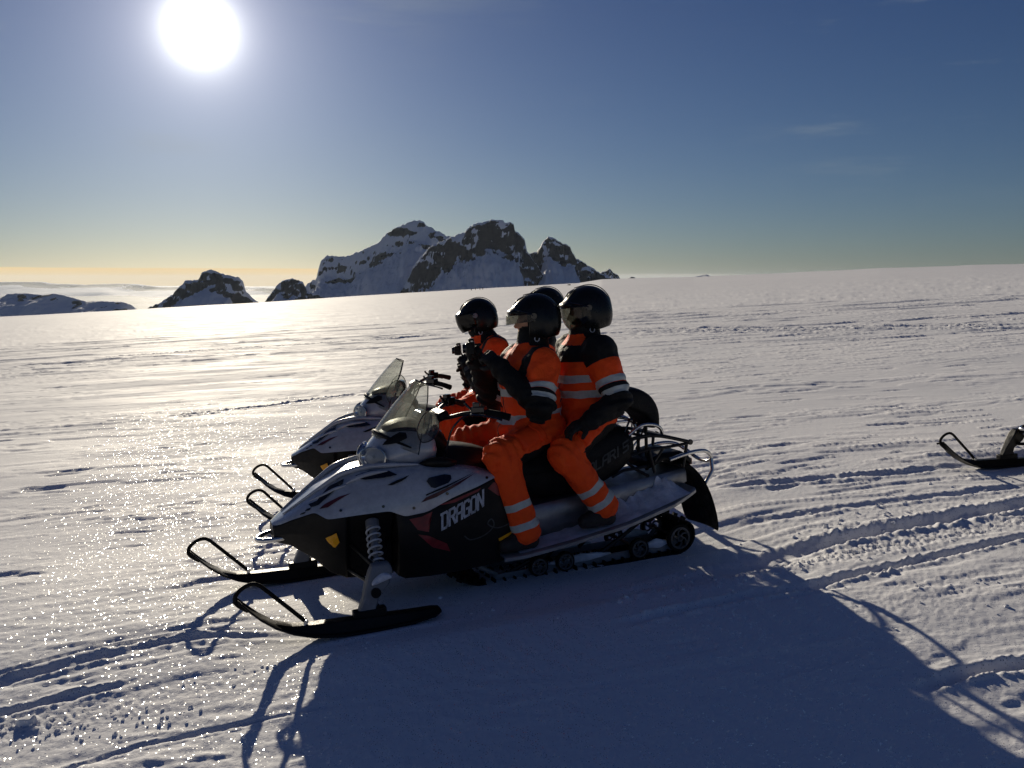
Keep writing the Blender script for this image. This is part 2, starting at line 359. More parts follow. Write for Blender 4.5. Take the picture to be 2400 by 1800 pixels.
def mountain(key, seed, cliff=.30, nu=360, nv=150, rockiness=1.0):
    yd, dep, prof = MTN[key]
    xs = np.array([p[0] for p in prof], float); zs = np.array([p[1] for p in prof], float)
    base = -430.; wid = xs[-1]-xs[0]
    x0, x1 = xs[0]-wid*.25, xs[-1]+wid*.25
    xs = np.concatenate([[x0], xs, [x1]]); zs = np.concatenate([[base], zs, [base]])
    u = np.linspace(x0, x1, nu); v = np.sign(np.linspace(-1, 1, nv))*np.abs(np.linspace(-1, 1, nv))**1.6
    U, V = np.meshgrid(u, v, indexing='xy')
    H_ = zs.max()-zs[1:-1].min()
    k1 = 6./wid
    warp = wid*.10*fbm2(U*k1+seed, V*3.1+seed, 3)*np.abs(V)**.5
    Pz = np.interp(U+warp, xs, zs)
    rough_prof = H_*.018*fbm2(u*k1*9+seed, u*0+seed, 3); Pz = Pz+rough_prof[None, :]*np.exp(-(V/.1)**2)
    top = zs[1:-1].max()
    # a cap, a cliff belt whose foot wanders along the face, then a concave apron of snow
    A_ = np.abs(V)
    foot = .10+.05*fbm2(U*k1*.8+seed*2, V*0+1, 2)
    cd = np.clip(cliff*(1+.35*fbm2(U*k1*1.1-seed, V*0+4, 3)), .05, .62)
    start = .012+.028*np.abs(fbm2(U*k1*1.0+seed*3, V*0, 2))
    fall = .05*sst(A_, 0, .04)+cd*sst(A_, start, np.maximum(foot, start+.03))
    rel = np.clip((A_-foot)/(1-foot), 0, 1)
    fall = fall+(1-fall)*(1-(1-rel)**1.9)
    hgt = base+(Pz-base)*1.0
    vis = (Pz-zs[1:-1].min())
    z = Pz-np.maximum(H_, 60)*fall*.95-(Pz-base)*np.clip(A_-.25, 0, 1)**1.2*.6
    rid = (1-np.abs(fbm2(U*k1*3+seed, V*24+seed, 5, .55)))
    z = z+(rid-.75)*H_*.06*sst(A_, .0, .10)*(1-.7*sst(A_, .25, .7))
    z = z+H_*.02*fbm2(U*k1*10, V*90+seed, 3)*sst(A_, .01, .06)*(1-sst(A_, .2, .5))
    z = np.maximum(z, base)
    Xw = U; Yw = yd+V*dep
    gu = np.gradient(z, axis=1)/np.gradient(Xw, axis=1); gv = np.gradient(z, axis=0)/np.maximum(np.gradient(Yw, axis=0), 1e-3)
    slope = np.hypot(gu, gv)
    belt = sst(A_, start*.4, start+.01)*(1-sst(A_, foot+.02, foot+.09)); gul = fbm2(U*k1*1.9+seed, z*k1*4.2+seed, 4)+rockiness-.75
    rock = (belt*np.clip(.35+1.25*gul, 0, 1.3)+.25*sst(slope, .9, 2.2)*(1-.6*sst(A_, .16, .35)))
    return tag(obj_from('mountain', np.stack([Xw, Yw, z], -1).reshape(-1, 3), grid_faces(nv, nu), ROCK, attrs={'rock': rock.ravel()}), kind='structure')
mountain('G', 3.3, .2, 200, 60, 1.3); mountain('A', 1.7, rockiness=.62); mountain('B', 5.2, .36, rockiness=1.05); mountain('C', 9.4, .34, rockiness=1.1)
mountain('C2', 2.2, .3, 120, 60); mountain('T1', 4.4, .3, 60, 40); mountain('T2', 6.1, .2, 60, 40, .5)
mountain('D', 7.7, .34, 260, 110); mountain('E', 8.3, .5, 160, 90); mountain('F', 3.9, .2, 260, 90, .5)

hz = bpy.data.meshes.new('haze'); bmh = bmesh.new(); bmesh.ops.create_cube(bmh, size=2.0)
bmesh.ops.scale(bmh, vec=(61000, 61000, 395), verts=bmh.verts); bmesh.ops.translate(bmh, vec=(0, 0, -115), verts=bmh.verts); bmh.to_mesh(hz); bmh.free()
hm_ = bpy.data.materials.new('haze'); hm_.use_nodes = True; t = NT(hm_.node_tree); t.n.clear()
pv = t.add('ShaderNodeVolumePrincipled'); pv.inputs['Color'].default_value = (.66, .80, 1, 1); pv.inputs['Density'].default_value = 8.5e-6; pv.inputs['Anisotropy'].default_value = .35
o_ = t.add('ShaderNodeOutputMaterial'); t.l.new(pv.outputs[0], o_.inputs['Volume']); hz.materials.append(hm_)
haze = bpy.data.objects.new('haze', hz); COL.objects.link(haze); haze['kind'] = 'stuff'

# ------------------------------------------------------------------ mesh builder
def catmull(P, n=6, closed=False):
    P = [Vector(p) for p in P]; out = []; N = len(P)
    for i in range(N if closed else N-1):
        g = (lambda k: P[k % N]) if closed else (lambda k: P[max(0, min(N-1, k))])
        p0, p1, p2, p3 = g(i-1), g(i), g(i+1), g(i+2)
        for k in range(n):
            t = k/n
            out.append(.5*((2*p1)+(p2-p0)*t+(2*p0-5*p1+4*p2-p3)*t*t+(3*p1-p0-3*p2+p3)*t**3))
    if not closed: out.append(P[-1])
    return out
class MB:
    def __init__(s): s.v = []; s.f = []
    def add(s, V, F):
        b = len(s.v); s.v += [tuple(v) for v in V]; s.f += [tuple(b+i for i in f) for f in F]; return s
    def box(s, c, size, rot=None, taper=1.0):
        hx, hy, hz = size[0]/2, size[1]/2, size[2]/2; V = []
        for z in (-1, 1):
            k = taper if z > 0 else 1
            for x, y in ((-1, -1), (1, -1), (1, 1), (-1, 1)): V.append(Vector((x*hx*k, y*hy*k, z*hz)))
        if rot is not None: V = [rot @ v for v in V]
        return s.add([v+Vector(c) for v in V], [(3, 2, 1, 0), (4, 5, 6, 7), (0, 1, 5, 4), (1, 2, 6, 5), (2, 3, 7, 6), (3, 0, 4, 7)])
    def tube(s, P, r, n=10, closed=False, smooth=0, cap=True):
        if smooth: P = catmull(P, smooth, closed)
        P = [Vector(p) for p in P]; N = len(P); V = []; F = []; up = None
        rs = r if isinstance(r, (list, tuple)) else [r]*N
        if len(rs) != N: rs = list(np.interp(np.linspace(0, 1, N), np.linspace(0, 1, len(rs)), rs))
        for i in range(N):
            a = P[(i-1) % N] if (closed or i > 0) else P[i]; b = P[(i+1) % N] if (closed or i < N-1) else P[i]
            t = (b-a).normalized()
            if up is None: up = t.orthogonal().normalized()
            up = (up-t*up.dot(t)).normalized(); q = t.cross(up)
            for k in range(n):
                an = 2*math.pi*k/n; V.append(P[i]+(up*math.cos(an)+q*math.sin(an))*rs[i])
        for i in range(N if closed else N-1):
            for k in range(n):
                a = i*n+k; b = i*n+(k+1) % n; c = ((i+1) % N)*n+(k+1) % n; d = ((i+1) % N)*n+k; F.append((a, b, c, d))
        if not closed and cap: F += [tuple(range(n-1, -1, -1)), tuple((N-1)*n+k for k in range(n))]
        return s.add(V, F)
    def loft(s, secs, closed=False, caps=True):
        n = len(secs[0]); V = [p for q in secs for p in q]; F = []
        for i in range(len(secs)-1):
            for k in range(n if closed else n-1):
                a = i*n+k; b = i*n+(k+1) % n; F.append((a, b, b+n, a+n))
        if caps: F += [tuple(range(n-1, -1, -1)), tuple((len(secs)-1)*n+k for k in range(n))]
        return s.add(V, F)
    def prism(s, poly, y0, y1):
        """polygon in (x, z) pushed between two y planes"""
        n = len(poly); V = [(p[0], y0, p[1]) for p in poly]+[(p[0], y1, p[1]) for p in poly]
        F = [tuple(range(n)), tuple(range(2*n-1, n-1, -1))]+[(k, n+k, n+(k+1) % n, (k+1) % n) for k in range(n)]
        return s.add(V, F)
    def disc(s, c, r0, r1, y0, y1, n=28):
        """ring or disc with its axle along y"""
        V = []; F = []
        for k in range(n):
            a = 2*math.pi*k/n; ca, sa = math.cos(a), math.sin(a)
            V += [(c[0]+r0*ca, y0, c[2]+r0*sa), (c[0]+r1*ca, y0, c[2]+r1*sa), (c[0]+r1*ca, y1, c[2]+r1*sa), (c[0]+r0*ca, y1, c[2]+r0*sa)]
        for k in range(n):
            a = 4*k; b = 4*((k+1) % n)
            for j in range(4): F.append((a+j, a+(j+1) % 4, b+(j+1) % 4, b+j))
        return s.add(V, F)
    def build(s, name, m, parent=None, bevel=0, subd=0, smooth=True, solid=0, angle=40, label=None, thick_off=0):
        o = obj_from(name, s.v, s.f, m, parent, smooth)
        bm = bmesh.new(); bm.from_mesh(o.data); bmesh.ops.recalc_face_normals(bm, faces=bm.faces)
        for e in bm.edges:
            if len(e.link_faces) == 2 and e.calc_face_angle(0) > R(angle): e.smooth = False
        bm.to_mesh(o.data); bm.free()
        if solid: md = o.modifiers.new('s', 'SOLIDIFY'); md.thickness = solid; md.offset = thick_off
        if subd: md = o.modifiers.new('d', 'SUBSURF'); md.levels = md.render_levels = subd
        if bevel:
            md = o.modifiers.new('b', 'BEVEL'); md.width = bevel; md.segments = 2; md.limit_method = 'ANGLE'; md.angle_limit = R(35)
        if label: o['label'] = label
        return o
def mirror(sec): return [(x, y, z) for (x, y, z) in sec]+[(x, -y, z) for (x, y, z) in reversed(sec)]

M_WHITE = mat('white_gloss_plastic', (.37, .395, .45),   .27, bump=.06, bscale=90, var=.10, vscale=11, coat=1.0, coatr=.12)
M_BLACK = mat('black_plastic', (.0065, .006, .006), .45, bump=.2, bscale=60, var=.3, spec=.22)
M_GLOSS = mat('black_gloss', (.006, .006, .007), .14, var=.3, coat=.35)
M_VINYL = mat('black_seat_vinyl', (.006, .006, .0065), .55, bump=.5, bscale=120, var=.25, spec=.22)
M_RUBBER = mat('black_rubber', (.007, .007, .007), .75, bump=.5, bscale=70, var=.4, spec=.2)
M_STEEL = mat('black_painted_steel', (.009, .008, .008), .35, bump=.1, bscale=50, var=.4, spec=.35)
M_CHROME = mat('bare_metal_tube', (.55, .55, .55), .22, 1.0, bump=.05, var=.15)
M_ALU = mat('aluminium_sheet', (.28, .29, .31), .45, .8, bump=.2, bscale=30, var=.2)
M_RIM = mat('dull_wheel_rim', (.085, .088, .095), .5, .2, bump=.3, bscale=40, var=.2)
M_GREY = mat('grey_cast_metal', (.20, .21, .23), .5, .3, bump=.3, bscale=40, var=.2)
M_AMBER = mat('amber_reflector', (.95, .42, .01), .25, bump=.2, bscale=300, var=.06, spec=.6)
M_RED = mat('red_print', (.20, .012, .014), .4, var=.3, vscale=14)
M_DKRED = mat('dark_red_print', (.07, .008, .014), .4, var=.3, vscale=14)
M_SILVER = mat('silver_lettering', (.42, .45, .50), .45, var=.25, vscale=40)
M_DGREY = mat('dark_grey_lettering', (.045, .05, .05), .6, var=.25, vscale=40)
M_PACK = mat('packed_snow', (.62, .65, .72), .7, bump=.9, bscale=25, var=.2, vscale=9)
M_REDLENS = mat('red_lens', (.30, .01, .01), .2, var=.1)
def glass_mat(name, tint, rough=.03, body=.12, bodycol=(.3, .3, .27)):
    m = bpy.data.materials.new(name); m.use_nodes = True; t = NT(m.node_tree); t.n.clear()
    tr = t.add('ShaderNodeBsdfTransparent'); tr.inputs[0].default_value = (*tint, 1)
    gl = t.add('ShaderNodeBsdfGlossy'); gl.inputs['Roughness'].default_value = rough
    di = t.add('ShaderNodeBsdfTranslucent'); di.inputs[0].default_value = (*bodycol, 1)
    oc = t.add('ShaderNodeTexCoord').outputs['Object']; sc = t.rng(t.noise(oc, 9, 5, .7).outputs[0], .35, .75, body*.5, body*1.6)
    m1 = t.add('ShaderNodeMixShader'); t.l.new(sc, m1.inputs[0]); t.l.new(tr.outputs[0], m1.inputs[1]); t.l.new(di.outputs[0], m1.inputs[2])
    lw = t.add('ShaderNodeLayerWeight'); lw.inputs[0].default_value = .5; fr = t.m('ADD', .03, t.m('MULTIPLY', t.m('POWER', lw.outputs['Facing'], 4.5), .8))
    m2 = t.add('ShaderNodeMixShader'); t.l.new(fr, m2.inputs[0]); t.l.new(m1.outputs[0], m2.inputs[1]); t.l.new(gl.outputs[0], m2.inputs[2])
    o = t.add('ShaderNodeOutputMaterial'); t.l.new(m2.outputs[0], o.inputs[0]); return m
M_SCREEN = glass_mat('smoked_windscreen', (.87, .88, .865), .05, .15, (.45, .47, .46))
M_CLEAR = glass_mat('clear_lens', (.85, .87, .88), .03, .06, (.6, .6, .6))
M_VISOR = glass_mat('clear_visor', (.62, .63, .61), .05, .20, (.36, .36, .33))
M_TINT = glass_mat('dark_visor', (.16, .15, .15), .10, .25, (.12, .12, .13))
M_MIRROR = mat('lamp_reflector', (.80, .80, .82), .12, 1.0, var=.05)

def sled_frame(o, yaw):
    n = Vector((-SA, -SB, 1)).normalized(); f = Vector((math.cos(R(yaw)), math.sin(R(yaw)), 0)); f = (f-n*f.dot(n)).normalized()
    y = n.cross(f); m = Matrix((f, y, n)).transposed().to_4x4(); m.translation = Vector((o[0], o[1], SA*o[0]+SB*o[1])); return m

# ------------------------------------------------------------------ the snowmobile (x forward, y to its left, z up)
HOOD = [  # x, then (y, z) from lower edge to centre line
 (.285, (.06, .452), (.055, .460), (.045, .468), (.03, .472), (0, .472)),
 (.20, (.15, .500), (.14, .512), (.105, .522), (.05, .530), (0, .527)),
 (.08, (.22, .542), (.20, .562), (.155, .588), (.085, .612), (0, .600)),
 (.02, (.262, .503), (.245, .550), (.185, .605), (.10, .652), (0, .638)),
 (-.15, (.302, .514), (.290, .585), (.235, .668), (.14, .734), (0, .712)),
 (-.30, (.322, .517), (.312, .595), (.270, .675), (.17, .748), (0, .74)),
 (-.38, (.340, .480), (.332, .585), (.290, .680), (.20, .742), (0, .75)),
 (-.50, (.350, .490), (.345, .590), (.305, .690), (.225, .735), (0, .75)),
 (-.65, (.350, .549), (.345, .615), (.305, .690), (.235, .712), (0, .72)),
 (-.80, (.345, .590), (.340, .625), (.315, .662), (.255, .690), (0, .69)),
 (-.915, (.330, .626), (.325, .632), (.315, .638), (.28, .650), (0, .65)),
]
def sections(L, sub=3):
    """smooth the section list along x"""
    A_ = np.array([[(s[0], y, z) for (y, z) in s[1:]] for s in L], float)
    out = []
    for i in range(len(A_)-1):
        for k in range(sub):
            t = k/sub; a = A_[max(0, i-1)]; b = A_[i]; c_ = A_[i+1]; d = A_[min(len(A_)-1, i+2)]
            lin = b*(1-t)+c_*t; cr = .5*(2*b+(c_-a)*t+(2*a-5*b+4*c_-d)*t*t+(3*b-a-3*c_+d)*t**3)
            q = cr; q[0] = lin[0]; out.append(q)
    out.append(A_[-1]); return out
def hood_secs():
    out = []
    for q in sections(HOOD, 4):
        out.append([tuple(p) for p in q]+[(p[0], -p[1], p[2]) for p in q[::-1][1:]])
    return out

def decal(name, polys, bvh, m, parent, side=1, off=.003, along='y', res=.012, label=None):
    """thin printed or set-in shapes laid on a curved shell: polygons in (x, z) [or (x, y)] dropped on to it"""
    bm = bmesh.new()
    for P in polys:
        vs = [bm.verts.new((p[0], 0, p[1])) for p in P]; f = bm.faces.new(vs)
    bmesh.ops.triangulate(bm, faces=bm.faces[:])
    for _ in range(6):
        es = [e for e in bm.edges if e.calc_length() > res*2]
        if not es: break
        bmesh.ops.subdivide_edges(bm, edges=es, cuts=1); bmesh.ops.triangulate(bm, faces=bm.faces[:])
    bad = []
    for v in bm.verts:
        if along == 'y': o, d = Vector((v.co.x, side*1.0, v.co.z)), Vector((0, -side, 0))
        else: o, d = Vector((v.co.x, side*v.co.z, 2.0)), Vector((0, 0, -1))
        loc, nor, i, dd = bvh.ray_cast(o, d)
        if loc is None: bad.append(v); continue
        if nor.dot(d) > 0: nor = -nor
        v.co = loc+nor*off
    bmesh.ops.delete(bm, geom=bad, context='VERTS')
    me = bpy.data.meshes.new(name); bm.to_mesh(me); bm.free(); me.materials.append(m)
    for p in me.polygons: p.use_smooth = True
    o = bpy.data.objects.new(name, me); COL.objects.link(o); o.parent = parent
    if label: o['label'] = label
    return o

LET = {  # angular display letters as strokes on a 3 x 5 grid
 'D': [[(0, 0), (0, 5)], [(-.5, 5), (1.9, 5), (2.6, 4.2), (2.6, .8), (1.9, 0), (0, 0)]],
 'R': [[(0, 0), (0, 5), (2.1, 5), (2.6, 4.3), (2.6, 3.2), (2.0, 2.6), (0, 2.6)], [(1.4, 2.6), (2.8, 0)]],
 'A': [[(0, 0), (0, 4.2), (.8, 5), (2.6, 5), (2.6, 0)], [(0, 2.3), (2.6, 2.3)]],
 'G': [[(2.6, 4.4), (2.2, 5), (.6, 5), (0, 4.3), (0, .7), (.6, 0), (2.6, 0), (2.6, 2.4), (1.5, 2.4)]],
 'O': [[(.6, 0), (0, .7), (0, 4.3), (.6, 5), (2.0, 5), (2.6, 4.3), (2.6, .7), (2.0, 0), (.6, 0)]],
 'N': [[(0, 0), (0, 5), (2.6, .3), (2.6, 5.4)]],
 'P': [[(0, 0), (0, 5), (2.6, 5), (2.6, 2.4), (0, 2.4)]],
 'L': [[(0, 5), (0, 0), (2.4, 0)]], 'I': [[(.6, 0), (.6, 5)]], 'S': [[(2.6, 5), (0, 5), (0, 2.6), (2.6, 2.6), (2.6, 0), (0, 0)]],
 '6': [[(2.4, 5), (0, 5), (0, 0), (2.6, 0), (2.6, 2.6), (0, 2.6)]], '0': [[(0, 0), (0, 5), (2.6, 5), (2.6, 0), (0, 0)]],
}
def word(txt, o, ex, ez, wl, h, sw):
    """stroke polygons for a word: origin, unit vectors along and up in (x, z)"""
    polys = []
    for i, ch in enumerate(txt):
        for st in LET[ch]:
            for a, b in zip(st[:-1], st[1:]):
                P = []
                a2 = np.array([i*wl+a[0]/2.6*wl*.74, a[1]/5*h]); b2 = np.array([i*wl+b[0]/2.6*wl*.74, b[1]/5*h])
                d = b2-a2; d = d/max(1e-6, np.linalg.norm(d)); n = np.array([-d[1], d[0]])*sw/2; a2 = a2-d*sw*.45; b2 = b2+d*sw*.45
                for q in (a2-n, b2-n, b2+n, a2+n): P.append((o[0]+q[0]*ex[0]+q[1]*ez[0], o[1]+q[0]*ex[1]+q[1]*ez[1]))
                polys.append(P)
    return polys

def make_ski(root, y, dx, steer):
    """one ski with its loop handle; local origin at the saddle"""
    piv = Matrix.Translation((dx-.09, y, 0)) @ Matrix.Rotation(R(steer), 4, 'Z') @ Matrix.Translation((.09, 0, 0))
    def tr(mb): mb.v = [tuple(piv @ Vector(v)) for v in mb.v]; return mb
    prof = [(.545, .235, .222, .030), (.50, .19, .172, .045), (.45, .145, .122, .056), (.38, .10, .068, .064), (.30, .073, .026, .068), (.20, .062, -.008, .07), (.05, .055, -.028, .07), (-.12, .045, -.034, .07), (-.30, .035, -.030, .068), (-.42, .032, -.018, .062), (-.46, .026, -.004, .045)]
    mb = MB(); secs = []
    for (x, zt, zb, w) in prof:
        zb2 = zb+.012
        secs.append([(x, -w, zb2), (x, -w*.35, zb2), (x, -w*.12, zb), (x, w*.12, zb), (x, w*.35, zb2), (x, w, zb2), (x, w, zb2+.012), (x, w*.75, zb2+.016), (x, w*.45, zt), (x, -w*.45, zt), (x, -w*.75, zb2+.016), (x, -w, zb2+.012)])
    mb.loft(secs, closed=True)
    ski = tr(mb).build('ski', M_BLACK, root, bevel=.004)
    h = MB().tube([(.225, 0, .068), (.30, 0, .150), (.405, 0, .262), (.435, 0, .293), (.465, 0, .308), (.50, 0, .303), (.532, 0, .285), (.552, 0, .262), (.556, 0, .238), (.545, 0, .215), (.50, 0, .178)], .0105, 10, smooth=4)
    h.tube([(.56, -.035, .222), (.545, 0, .232), (.53, .035, .222)], .008, 8)
    tr(h).build('ski_handle', M_RUBBER, ski)
    b = MB().tube([(.232, -.022, .078), (.232, .022, .078)], .011, 10).tube([(.222, -.03, .064), (.242, .03, .064)], .006, 8)
    tr(b).build('bolt', M_CHROME, ski)
    k = MB().box((-.09, 0, .062), (.17, .055, .045)).box((-.09, 0, .088), (.10, .045, .03)); tr(k).build('saddle', M_BLACK, ski, bevel=.006)
    return ski

def make_snowmobile():
    root = bpy.data.objects.new('snowmobile', None); COL.objects.link(root)
    hm = MB().loft(hood_secs(), caps=False)
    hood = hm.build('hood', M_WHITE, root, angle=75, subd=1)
    bvh = BVHTree.FromPolygons([Vector(v) for v in hm.v], hm.f)
    body = MB()
    nose = [(.285, (.0, .470), (.05, .465), (.072, .450), (.085, .41), (.062, .375), (0, .370)),
            (.20, (.0, .515), (.10, .512), (.146, .498), (.158, .43), (.105, .352), (0, .345)),
            (.08, (.0, .58), (.15, .575), (.214, .540), (.222, .42), (.142, .262), (0, .255)),
            (.01, (.0, .60), (.18, .585), (.252, .508), (.252, .385), (.17, .19), (0, .185)),
            (-.07, (.0, .62), (.2, .60), (.275, .512), (.252, .36), (.19, .15), (0, .15)),
            (-.10, (.0, .62), (.2, .60), (.275, .512), (.20, .34), (.19, .145), (0, .145)),
            (-.33, (.0, .62), (.2, .60), (.30, .510), (.20, .34), (.20, .135), (0, .135))]
    def sec2(L): return [[(s[0], y, z) for (y, z) in s[1:]]+[(s[0], -y, z) for (y, z) in s[::-1][1:-1] ] if False else [(s[0], y, z) for (y, z) in s[1:]]+[(s[0], -y, z) for (y, z) in s[:0:-1][1:-1]] for s in L]
    body.loft(sec2(nose), closed=True)
    nb = body.build('nose_cone', M_BLACK, root, bevel=.006, angle=30)
    nbvh = BVHTree.FromPolygons([Vector(v) for v in body.v], body.f)
    side = MB()
    sp = [(-.335, (0, .60), (.25, .58), (.322, .508), (.335, .36), (.27, .14), (0, .13)),
          (-.375, (0, .60), (.27, .58), (.338, .474), (.352, .34), (.285, .12), (0, .11)),
          (-.50, (0, .60), (.28, .60), (.346, .486), (.362, .34), (.30, .115), (0, .105)),
          (-.65, (0, .62), (.28, .62), (.345, .544), (.364, .35), (.305, .115), (0, .105)),
          (-.80, (0, .64), (.28, .64), (.340, .585), (.362, .36), (.305, .12), (0, .11)),
          (-.92, (0, .64), (.28, .64), (.325, .620), (.355, .36), (.30, .125), (0, .115)),
          (-1.03, (0, .63), (.22, .63), (.270, .59), (.325, .34), (.29, .14), (0, .13))]
    side.loft(sec2(sp), closed=True)
    sb = side.build('side_panel', M_BLACK, root, bevel=.008, angle=30)
    sbvh = BVHTree.FromPolygons([Vector(v) for v in side.v], side.f)
    for s in (1, -1):
        # dark vents and printed slashes on the hood
        decal('vent', [[(.098, .575), (.055, .592), (-.02, .655), (-.10, .690), (-.085, .668), (-.01, .617), (.05, .575), (.09, .563)]], bvh, M_GLOSS, hood, s)
        decal('vent', [[(-.16, .705), (-.24, .722), (-.335, .715), (-.37, .695), (-.30, .686), (-.20, .684), (-.155, .692)]], bvh, M_GLOSS, hood, s)
        for (a, b_) in ((.150, .528), (.122, .546)):
            decal('slash', [[(a, b_), (a-.010, b_+.009), (a-.032, b_+.016), (a-.022, b_+.005)]], bvh, M_GLOSS, hood, s)
        decal('stripe', [[(.055, .556), (.02, .578), (-.055, .610), (-.115, .625), (-.06, .600), (.01, .562)]], bvh, M_DKRED, hood, s)
        decal('stripe', [[(-.305, .650), (-.36, .672), (-.43, .690), (-.385, .665), (-.33, .648)]], bvh, M_BLACK, hood, s)
        decal('side_vent', [[(-.515, .652), (-.53, .668), (-.62, .676), (-.655, .668), (-.655, .648), (-.635, .630), (-.555, .612), (-.535, .618)]], bvh, M_GLOSS, hood, s)
        decal('stripe', [[(-.47, .545), (-.50, .570), (-.60, .600), (-.80, .662), (-.68, .612), (-.56, .565)]], bvh, M_DKRED, hood, s)
        decal('stripe', [[(-.50, .578), (-.50, .586), (-.62, .618), (-.80, .668), (-.62, .610)]], bvh, M_BLACK, hood, s)
        decal('nose_grille', [[(.245, .475), (.225, .490), (.215, .486), (.235, .470)]], bvh, M_GLOSS, hood, s)
        # side panel print: red shards, lettering and a curling tail
        decal('red_graphic', [[(-.40, .462), (-.47, .468), (-.53, .488), (-.50, .44), (-.50, .38), (-.44, .40)], [(-.44, .375), (-.50, .36), (-.60, .30), (-.62, .25), (-.52, .29)],
              [(-.86, .57), (-.90, .60), (-.97, .565), (-1.0, .50), (-.92, .52)], [(-.56, .515), (-.66, .538), (-.82, .580), (-.80, .562), (-.66, .520)]], sbvh, M_RED, sb, s)
        ex = np.array([-.94, .342]) if s > 0 else np.array([.94, -.342])
        o0 = (-.575, .385) if s > 0 else (-.838, .480)
        decal('lettering', word('DRAGON', o0, ex, (-.10, .995) if s > 0 else (.1, .995), .0455, .083, .0135), sbvh, M_SILVER, sb, s, off=.005)
        tail = catmull([(-.70, .33, 0), (-.74, .30, 0), (-.82, .315, 0), (-.875, .36, 0), (-.865, .40, 0), (-.84, .375, 0), (-.90, .345, 0), (-1.0, .36, 0)], 5)
        tp = []
        for a, b_ in zip(tail[:-1], tail[1:]):
            d = (b_-a).normalized(); n = Vector((-d.y, d.x, 0))*.004; tp.append([(q.x, q.y) for q in (a-n, b_-n, b_+n, a+n)])
        decal('tail_graphic', tp, sbvh, M_DGREY, sb, s, off=.004)
        decal('side_reflector', [[(-.905, .280), (-1.012, .312), (-1.014, .280), (-.910, .262)]], sbvh, M_AMBER, sb, s, off=.006)
        mb = MB(); P = [(.034, .402), (-.020, .427), (-.034, .372), (-.012, .345), (-.002, .350)]
        rf = decal('corner_reflector', [P], nbvh, M_AMBER, nb, s, off=.008)
    for s in (1, -1):
        for (x, z) in ((-.05, .545), (-.27, .545), (-.43, .52), (-.62, .575), (-.86, .63)):
            hit = bvh.ray_cast(Vector((x, s*1.0, z)), Vector((0, -s, 0)))
            if hit[0]: MB().tube([hit[0]-hit[1]*.002, hit[0]+hit[1]*.004] if hit[1].y*s > 0 else [hit[0]+hit[1]*.002, hit[0]-hit[1]*.004], .008, 10).build('screw', M_GLOSS, hood)
    for s in (1, -1):   # raised scoops and creases that catch the sun
        for pts, rad in (([(.225, .045*s, .516), (.10, .082*s, .598), (.0, .104*s, .658), (-.10, .128*s, .714), (-.22, .155*s, .738), (-.34, .19*s, .742), (-.5, .225*s, .732)], [.003, .007, .012, .015, .016, .014, .004]),
                         ([(-.10, .20*s, .670), (-.16, .205*s, .694), (-.24, .215*s, .712), (-.33, .225*s, .715)], [.003, .013, .013, .003]),
                         ([(.09, .135*s, .588), (.03, .16*s, .612), (-.05, .185*s, .648), (-.10, .20*s, .662)], [.003, .009, .009, .003])):
            MB().tube(pts, rad, 12, smooth=5).build('hood_crease', M_WHITE, hood)
    # tow loop at the nose
    MB().tube([(.20, .10, .40), (.30, .085, .392), (.352, .045, .388), (.365, 0, .387), (.352, -.045, .388), (.30, -.085, .392), (.20, -.10, .40)], .0135, 10, smooth=5).build('front_bumper', M_CHROME, root)
    # lamp pod
    pod = MB(); S_ = [(-.238, .715, .765, .05), (-.262, .700, .815, .10), (-.30, .690, .862, .145), (-.35, .690, .905, .175), (-.42, .690, .935, .195), (-.50, .690, .955, .20), (-.58, .69, .94, .19), (-.64, .69, .90, .16)]
    secs = []
    for (x, z0, z1, w_) in S_:
        h = z1-z0; k = .05*0
        secs.append([(x, w_, z0), (x-.03*(w_/.2), w_*1.03, z0+h*.45), (x-.01, w_*.85, z0+h*.82), (x, w_*.45, z1-.005), (x+.006, 0, z1), (x, -w_*.45, z1-.005), (x-.01, -w_*.85, z0+h*.82), (x-.03*(w_/.2), -w_*1.03, z0+h*.45), (x, -w_, z0)])
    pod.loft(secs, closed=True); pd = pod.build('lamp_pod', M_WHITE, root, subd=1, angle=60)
    pb = BVHTree.FromPolygons([Vector(v) for v in pod.v], pod.f)
    for s in (1, -1):
        # twin lamp: bowl, bulb, clear lens
        cx, cy, cz = -.290, .098*s, .778
        ax = Vector((.80, .56*s, .10)).normalized(); q = ax.to_track_quat('X', 'Z').to_matrix()
        bowl = MB(); rings = [(-.045, .012), (-.035, .035), (-.015, .052), (.005, .062), (.018, .067)]; n = 20
        V = [[tuple(Vector((cx, cy, cz))+q @ Vector((a, r_*1.45*math.cos(2*math.pi*k/n), r_*.86*math.sin(2*math.pi*k/n)))) for k in range(n)] for a, r_ in rings]
        bowl.loft(V, closed=True, caps=False); hl = bowl.build('headlight', M_MIRROR, root, solid=.003)
        bz = MB(); V = [[tuple(Vector((cx, cy, cz))+q @ Vector((a, r_*1.45*math.cos(2*math.pi*k/n), r_*.86*math.sin(2*math.pi*k/n)))) for k in range(n)] for a, r_ in [(.010, .069), (.020, .070), (.022, .064), (.012, .062)]]
        bz.loft(V, closed=True, caps=False); bz.build('bezel', M_CHROME, hl)
        bu = MB(); bu.tube([tuple(Vector((cx, cy, cz))+q @ Vector((a, 0, 0))) for a in (-.035, -.01, .006, .014)], [.012, .012, .010, .003], 10); bu.build('bulb', M_CLEAR, hl)
        ln = MB(); V = [[tuple(Vector((cx, cy, cz))+q @ Vector((a, r_*1.5*math.cos(2*math.pi*k/n), r_*.85*math.sin(2*math.pi*k/n)))) for k in range(n)] for a, r_ in [(.012, .071), (.028, .060), (.038, .040), (.043, .015)]]
        ln.loft(V, closed=True, caps=False); ln.build('lens', M_CLEAR, hl)
